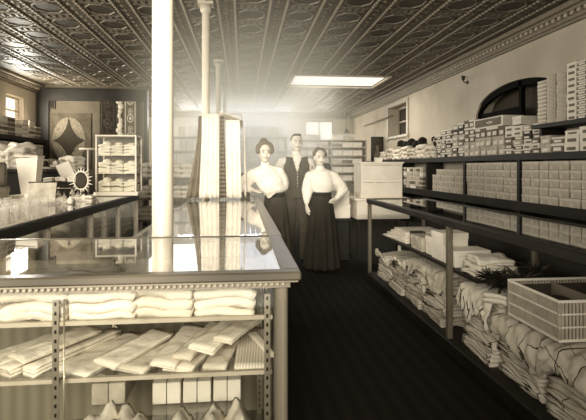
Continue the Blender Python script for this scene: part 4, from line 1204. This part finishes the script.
def face_bits(t, P, M, s, dark_hair):
    mb = MB()
    for k in (-1, 1): mb.ball(P(.031 * k, -.079, .006), (.013 * s, .008 * s, .008 * s), 10, M=M)
    mb.build('eyes', mat('eye_white', .6, .3), t)
    mb = MB()
    for k in (-1, 1): mb.ball(P(.031 * k, -.0865, .006), (.0065 * s, .003 * s, .0065 * s), 10, M=M)
    mb.build('pupils', SLOT, t)
    mb = MB()
    for k in (-1, 1): mb.tube([P(.015 * k, -.094, .026), P(.032 * k, -.093, .031), P(.050 * k, -.080, .026)], [.003 * s, .004 * s, .002 * s], 6)
    mb.build('eyebrows', dark_hair, t)
    mb = MB(); mb.ball(P(0, -.094, -.056), (.022 * s, .004 * s, .005 * s), 10, M=M)
    mb.build('lips', mat('lips', .28, .5), t)

def skirt(t, name, waist, hem, r0, r1, m, folds=13, seed=0, ry=.8):
    mb = MB(); n = 96; rows = 22; vs = []; fs = []
    for i in range(rows + 1):
        v = i / rows; c = Vector(waist).lerp(Vector(hem), v)
        r_ = r0 + (r1 - r0) * (v ** .75)
        for k in range(n):
            a = 2 * math.pi * k / n
            f = 1 + (.02 + .07 * v) * math.sin(a * folds + seed + v * .8) * min(1, v * 3)
            vs.append((c.x + math.cos(a) * r_ * f, c.y + math.sin(a) * r_ * f * ry * (1 + .2 * v), c.z))
    for i in range(rows):
        for k in range(n):
            k2 = (k + 1) % n; fs.append((i * n + k, (i + 1) * n + k, (i + 1) * n + k2, i * n + k2))
    fs.append(tuple(range(n))); fs.append(tuple(reversed(range(rows * n, rows * n + n))))
    return mb.add(vs, fs, 0, True).build(name, m, t)
def shoes(t, pts, m=None):
    for (x, y, yaw) in pts:
        mb = MB(); M = Matrix.Translation((x, y, 0)) @ Matrix.Rotation(R(yaw), 4, 'Z')
        mb.ball((0, 0, 0), (.045, .12, .05), 14); mb.ball((0, .05, .045), (.040, .055, .05), 12)
        mb.v = [tuple(M @ Vector((v[0], v[1] - .05, max(.004, v[2] + .035)))) for v in mb.v]
        mb.build('shoe', SLOT, t)

# ---- the man
mx, my = 0.765, 6.72
man = thing('person', 'man in dark buttoned vest and white shirt sleeves standing between two women', 'person', (mx, my, 0), 0, 'shop staff')
b = MB()
P, M = head(b, (0, -.02, 1.615), 4)
b.tube([(0, .02, 1.36), (0, .005, 1.52)], [.062, .055], 14)
i0 = len(b.v); b.tube([(0, .0, .92), (0, .0, 1.1), (0, .0, 1.28), (0, .01, 1.40)], [.13, .12, .13, .075], 16); squash(b, i0, .6)
b.tube([(-.17, .01, 1.36), (0, .01, 1.41), (.17, .01, 1.36)], [.055, .07, .055], 12)
LA = ((-.19, .01, 1.355), (-.27, .13, 1.16), (-.40, .06, 1.22))
RA = ((.19, .01, 1.355), (.27, .12, 1.14), (.24, -.06, 1.28))
for A in (LA, RA): limb(b, *A, .050, .042, .028)
hand(b, LA[2], (-.9, -.3, .1), (0, -.3, 1), (0, -1, 0), .3)
hand(b, RA[2], (-.1, -1, .2), (-1, 0, .2), (0, .2, 1), .4)
for sx in (-1, 1): limb(b, (sx * .09, 0, .90), (sx * .10, -.01, .50), (sx * .11, .02, .09), .085, .058, .04)
fuse(b, 'body', SKIN, man, .007)
face_bits(man, P, M, 1, HAIRM)
hb = MB(); hb.ball(P(0, .038, .052), (.081, .088, .076), 18, M=M); hb.ball(P(0, -.012, .108), (.060, .055, .018), 14, M=M)
hb.v = [v for v in hb.v]
fuse(hb, 'hair', HAIRM, man, .006, 4)
s = MB()
for A in (LA, RA):
    limb(s, A[0], A[1], seg(A[1], A[2], .96), .068, .064, .040)
s.tube([(-.175, .01, 1.355), (0, .01, 1.395), (.175, .01, 1.355)], [.066, .078, .066], 14)
i0 = len(s.v); s.tube([(0, 0, 1.0), (0, 0, 1.30)], [.11, .12], 16); squash(s, i0, .68)
fuse(s, 'shirt', BLOUSE, man, .008, 4)
v = MB()
for sx in (-1, 1):
    v.tube([(sx * .05, .0, .94), (sx * .055, .0, 1.08), (sx * .072, .0, 1.24), (sx * .085, .0, 1.31)], [.108, .105, .105, .09], 18)
    v.tube([(0, -.012, .94), (0, -.012, 1.22)], [.105, .100], 18) if sx > 0 else None
    v.tube([(sx * .10, .0, 1.30), (sx * .095, .0, 1.36), (sx * .085, .005, 1.42)], [.088, .083, .072], 14)
squash(v, 0, .98)
fuse(v, 'vest', VESTM, man, .007, 5)
c = MB(); c.lathe([(.064, 1.445), (.062, 1.49), (.058, 1.495)], 20, c=(0, .0))
c.add([(-.045, -.085, 1.45), (.045, -.085, 1.45), (0, -.118, 1.27), (-.045, -.04, 1.45), (.045, -.04, 1.45), (0, -.06, 1.27)], [(0, 2, 1), (3, 4, 5), (0, 3, 5, 2), (1, 2, 5, 4), (0, 1, 4, 3)])
c.build('collar', BLOUSE, man)
tie = MB(); tie.box(-.012, .012, -.075, -.062, 1.42, 1.465, b=.004); tie.build('collar_stud', CARDM, man)
for k in range(6): MB().ball((0, -.112 + .002 * abs(k - 3), 1.0 + k * .040), (.008, .006, .008), 8).build('vest_button', CARD, man)
tr = MB()
for sx in (-1, 1): tr.tube([(sx * .08, 0, .98), (sx * .09, 0, .80), (sx * .10, -.01, .48), (sx * .11, .01, .06)], [.115, .11, .085, .078], 16)
tr.tube([(0, 0, .88), (0, 0, 1.02)], [.14, .135], 16)
fuse(tr, 'trousers', TROUS, man, .010)
shoes(man, ((-.11, 0, -6), (.11, 0, 6)))

# ---- the woman on the right
wx, wy = 1.045, 6.25
w2 = thing('person', 'woman in white blouse and long black skirt, hand on hip, right of the man', 'person', (wx, wy, 0), 0, 'shop staff')
b = MB(); s_ = .93
P, M = head(b, (-.03, -.02, 1.425), 6, s_)
b.tube([(-.01, .02, 1.19), (-.025, .005, 1.34)], [.050, .044], 14)
i0 = len(b.v); b.tube([(0, 0, .86), (0, 0, 1.0), (0, 0, 1.14), (-.01, .01, 1.23)], [.11, .095, .11, .07], 16); squash(b, i0, .65)
b.tube([(-.145, .01, 1.20), (-.01, .01, 1.24), (.145, .01, 1.20)], [.045, .06, .045], 12)
LA = ((-.15, .0, 1.19), (-.19, -.02, .99), (-.21, -.10, .84))
RA = ((.15, .0, 1.19), (.285, .04, 1.02), (.17, -.06, .90))
for A in (LA, RA): limb(b, *A, .042, .036, .024)
hand(b, LA[2], (.05, -.25, -1), (.4, -1, 0), (-1, 0, 0), .25, .9)
hand(b, RA[2], (-.9, -.3, -.5), (0, -.6, .7), (.3, -1, .2), .3, .9)
for sx in (-1, 1): limb(b, (sx * .05, 0, .84), (sx * .07, -.01, .46), (sx * .08, .02, .08), .06, .046, .032)
fuse(b, 'body', SKIN, w2, .0065)
face_bits(w2, P, M, s_, HAIR)
hb = MB(); hb.ball(P(0, .045, .060), (.090 * s_, .090 * s_, .080 * s_), 18, M=M)
for k in range(9):
    a = math.pi * (k / 8.0); hb.ball(P(.080 * math.cos(a), -.012, .050 + .068 * math.sin(a)), .027 * s_, 10)
hb.ball(P(0, .08, .10), .05, 12)
fuse(hb, 'hair', HAIR, w2, .006, 4)
s = MB()
for A, side in ((LA, -1), (RA, 1)):
    a, e, h_ = map(Vector, A)
    s.tube([a, seg(a, e, .4), seg(a, e, .85), e, seg(e, h_, .35), seg(e, h_, .75), seg(e, h_, .93)], [.068, .078, .080, .070, .058, .038, .033], 16)
    s.ball(a, .070, 12); s.ball(e, .072, 12)
s.tube([(-.145, .01, 1.19), (-.01, .01, 1.235), (.145, .01, 1.19)], [.066, .080, .066], 14)
i0 = len(s.v); s.tube([(0, 0, 1.0), (0, -.015, 1.03), (0, -.03, 1.08), (0, -.01, 1.17), (0, .01, 1.235)], [.105, .130, .146, .150, .12], 20); squash(s, i0, .72)
s.tube([(-.02, .01, 1.23), (-.022, .008, 1.31)], [.058, .052], 14)
fuse(s, 'blouse', BLOUSE, w2, .009, 14)
skirt(w2, 'skirt', (0, 0, .975), (-.0, -.02, .03), .118, .235, SKIRTM, 12, 1)
MB().lathe([(.122, .945), (.126, .965), (.122, .99)], 28).build('belt', SLOT, w2)
shoes(w2, ((-.09, -.05, -8), (.09, -.05, 8)))

mb = MB(); mb.lathe([(.064, 1.235), (.054, 1.26), (.050, 1.325), (.053, 1.33)], 20, c=(-.018, .008)); mb.build('high_collar', BLOUSE2, w2)

# ---- the woman on the left, leaning on the counter
lx, ly = .405, 5.72
w1 = thing('person', 'woman with full upswept hair and puffed white blouse leaning on the centre counter', 'person', (lx, ly, 0), 0, 'shop staff')
b = MB()
hc = (-.135, -.06, 1.47)
P, M = head(b, hc, 8, s_)
b.tube([(-.12, .0, 1.24), (-.13, -.02, 1.39)], [.050, .044], 14)
i0 = len(b.v); b.tube([(0, .02, .88), (-.03, .02, 1.02), (-.09, .0, 1.17), (-.12, .0, 1.27)], [.11, .095, .11, .07], 16); squash(b, i0, .65)
b.tube([(-.26, -.0, 1.23), (-.12, .0, 1.28), (.02, .02, 1.26)], [.045, .06, .045], 12)
LA = ((-.27, .0, 1.22), (-.40, .06, 1.08), (-.27, -.12, 1.045))
RA = ((.03, .02, 1.25), (.09, .06, 1.08), (-.02, -.12, 1.03))
for A in (LA, RA): limb(b, *A, .042, .036, .024)
hand(b, LA[2], (.6, -.8, -.05), (.6, .5, .1), (0, 0, 1), .15, .9)
hand(b, RA[2], (-.6, -.7, -.3), (-.6, .6, .1), (0, -.2, 1), .3, .9)
for sx in (-1, 1): limb(b, (sx * .045, .02, .86), (sx * .06 + .01, .01, .46), (sx * .07 + .02, .02, .08), .058, .046, .032)
fuse(b, 'body', SKIN, w1, .0065)
face_bits(w1, P, M, s_, HAIR)
hb = MB(); hb.ball(P(0, .05, .065), (.098 * s_, .095 * s_, .088 * s_), 18, M=M)
for k in range(11):
    a = math.pi * (k / 10.0) * 1.2 - .3; hb.ball(P(.088 * math.cos(a), -.012, .045 + .080 * math.sin(a)), .032 * s_, 10)
hb.ball(P(0, .07, .14), .05, 12)
fuse(hb, 'hair', HAIR, w1, .006, 4)
s = MB()
for A in (LA, RA):
    a, e, h_ = map(Vector, A)
    s.tube([a, seg(a, e, .4), seg(a, e, .85), e, seg(e, h_, .35), seg(e, h_, .75), seg(e, h_, .90)], [.070, .084, .080, .064, .056, .038, .033], 16)
    s.ball(a, .072, 12); s.ball(e, .060, 12)
s.tube([(-.255, .0, 1.22), (-.12, .0, 1.27), (.025, .02, 1.245)], [.067, .082, .067], 14)
i0 = len(s.v); s.tube([(-.015, .01, 1.02), (-.03, .0, 1.05), (-.06, -.02, 1.10), (-.10, -.01, 1.19), (-.12, .01, 1.26)], [.105, .130, .146, .150, .12], 20); squash(s, i0, .72)
s.tube([(-.12, .0, 1.26), (-.13, -.015, 1.36)], [.060, .050], 14)
s.v = [v for v in s.v]
fuse(s, 'blouse', BLOUSE2, w1, .009, 14)
skirt(w1, 'skirt', (-.01, .02, 1.005), (.03, .02, .03), .118, .19, SKIRT2, 12, 2)
MB().lathe([(.122, .97), (.126, .99), (.122, 1.015)], 28, c=(-.01, .02)).build('belt', SLOT, w1)
shoes(w1, ((-.06, -.05, -8), (.10, -.05, 8)))

mb = MB(); mb.lathe([(.064, 1.285), (.054, 1.31), (.050, 1.375), (.053, 1.38)], 20, c=(-.126, -.010)); mb.build('high_collar', BLOUSE, w1)
man.scale = (1.045,) * 3; w2.scale = (1.03,) * 3; w1.scale = (1.03,) * 3
# ============================================================ HAZE VOLUME ADDED TO IMITATE LENS FLARE
def haze():
    m = bpy.data.materials.new('flare_haze'); m.use_nodes = True
    nt = m.node_tree; N = nt.nodes; L = nt.links; N.remove(N['Principled BSDF'])
    vs = N.new('ShaderNodeVolumeScatter'); vs.inputs['Color'].default_value = (.98, .94, .78, 1); vs.inputs['Anisotropy'].default_value = 0.0
    tc = N.new('ShaderNodeTexCoord'); mp = N.new('ShaderNodeMapping')
    L.new(tc.outputs['Object'], mp.inputs[0])
    g = N.new('ShaderNodeTexGradient'); g.gradient_type = 'SPHERICAL'
    L.new(mp.outputs[0], g.inputs[0])
    mm = N.new('ShaderNodeMath'); mm.operation = 'MULTIPLY'; mm.inputs[1].default_value = HAZE_D
    L.new(g.outputs['Fac'], mm.inputs[0]); L.new(mm.outputs[0], vs.inputs['Density'])
    L.new(vs.outputs[0], N['Material Output'].inputs['Volume'])
    mp.vector_type = 'POINT'
    o = MB().ball((0, 0, 0), 1.0, 24).build('haze', m)
    o.scale = (2.25, 8.6, 2.3); o.location = (.15, 11.6, 2.1)
    tag(o, 'pale haze volume imitating lens flare in the bright rear of the shop', 'haze', None, 'stuff')
HAZE_D = 0.42
haze()
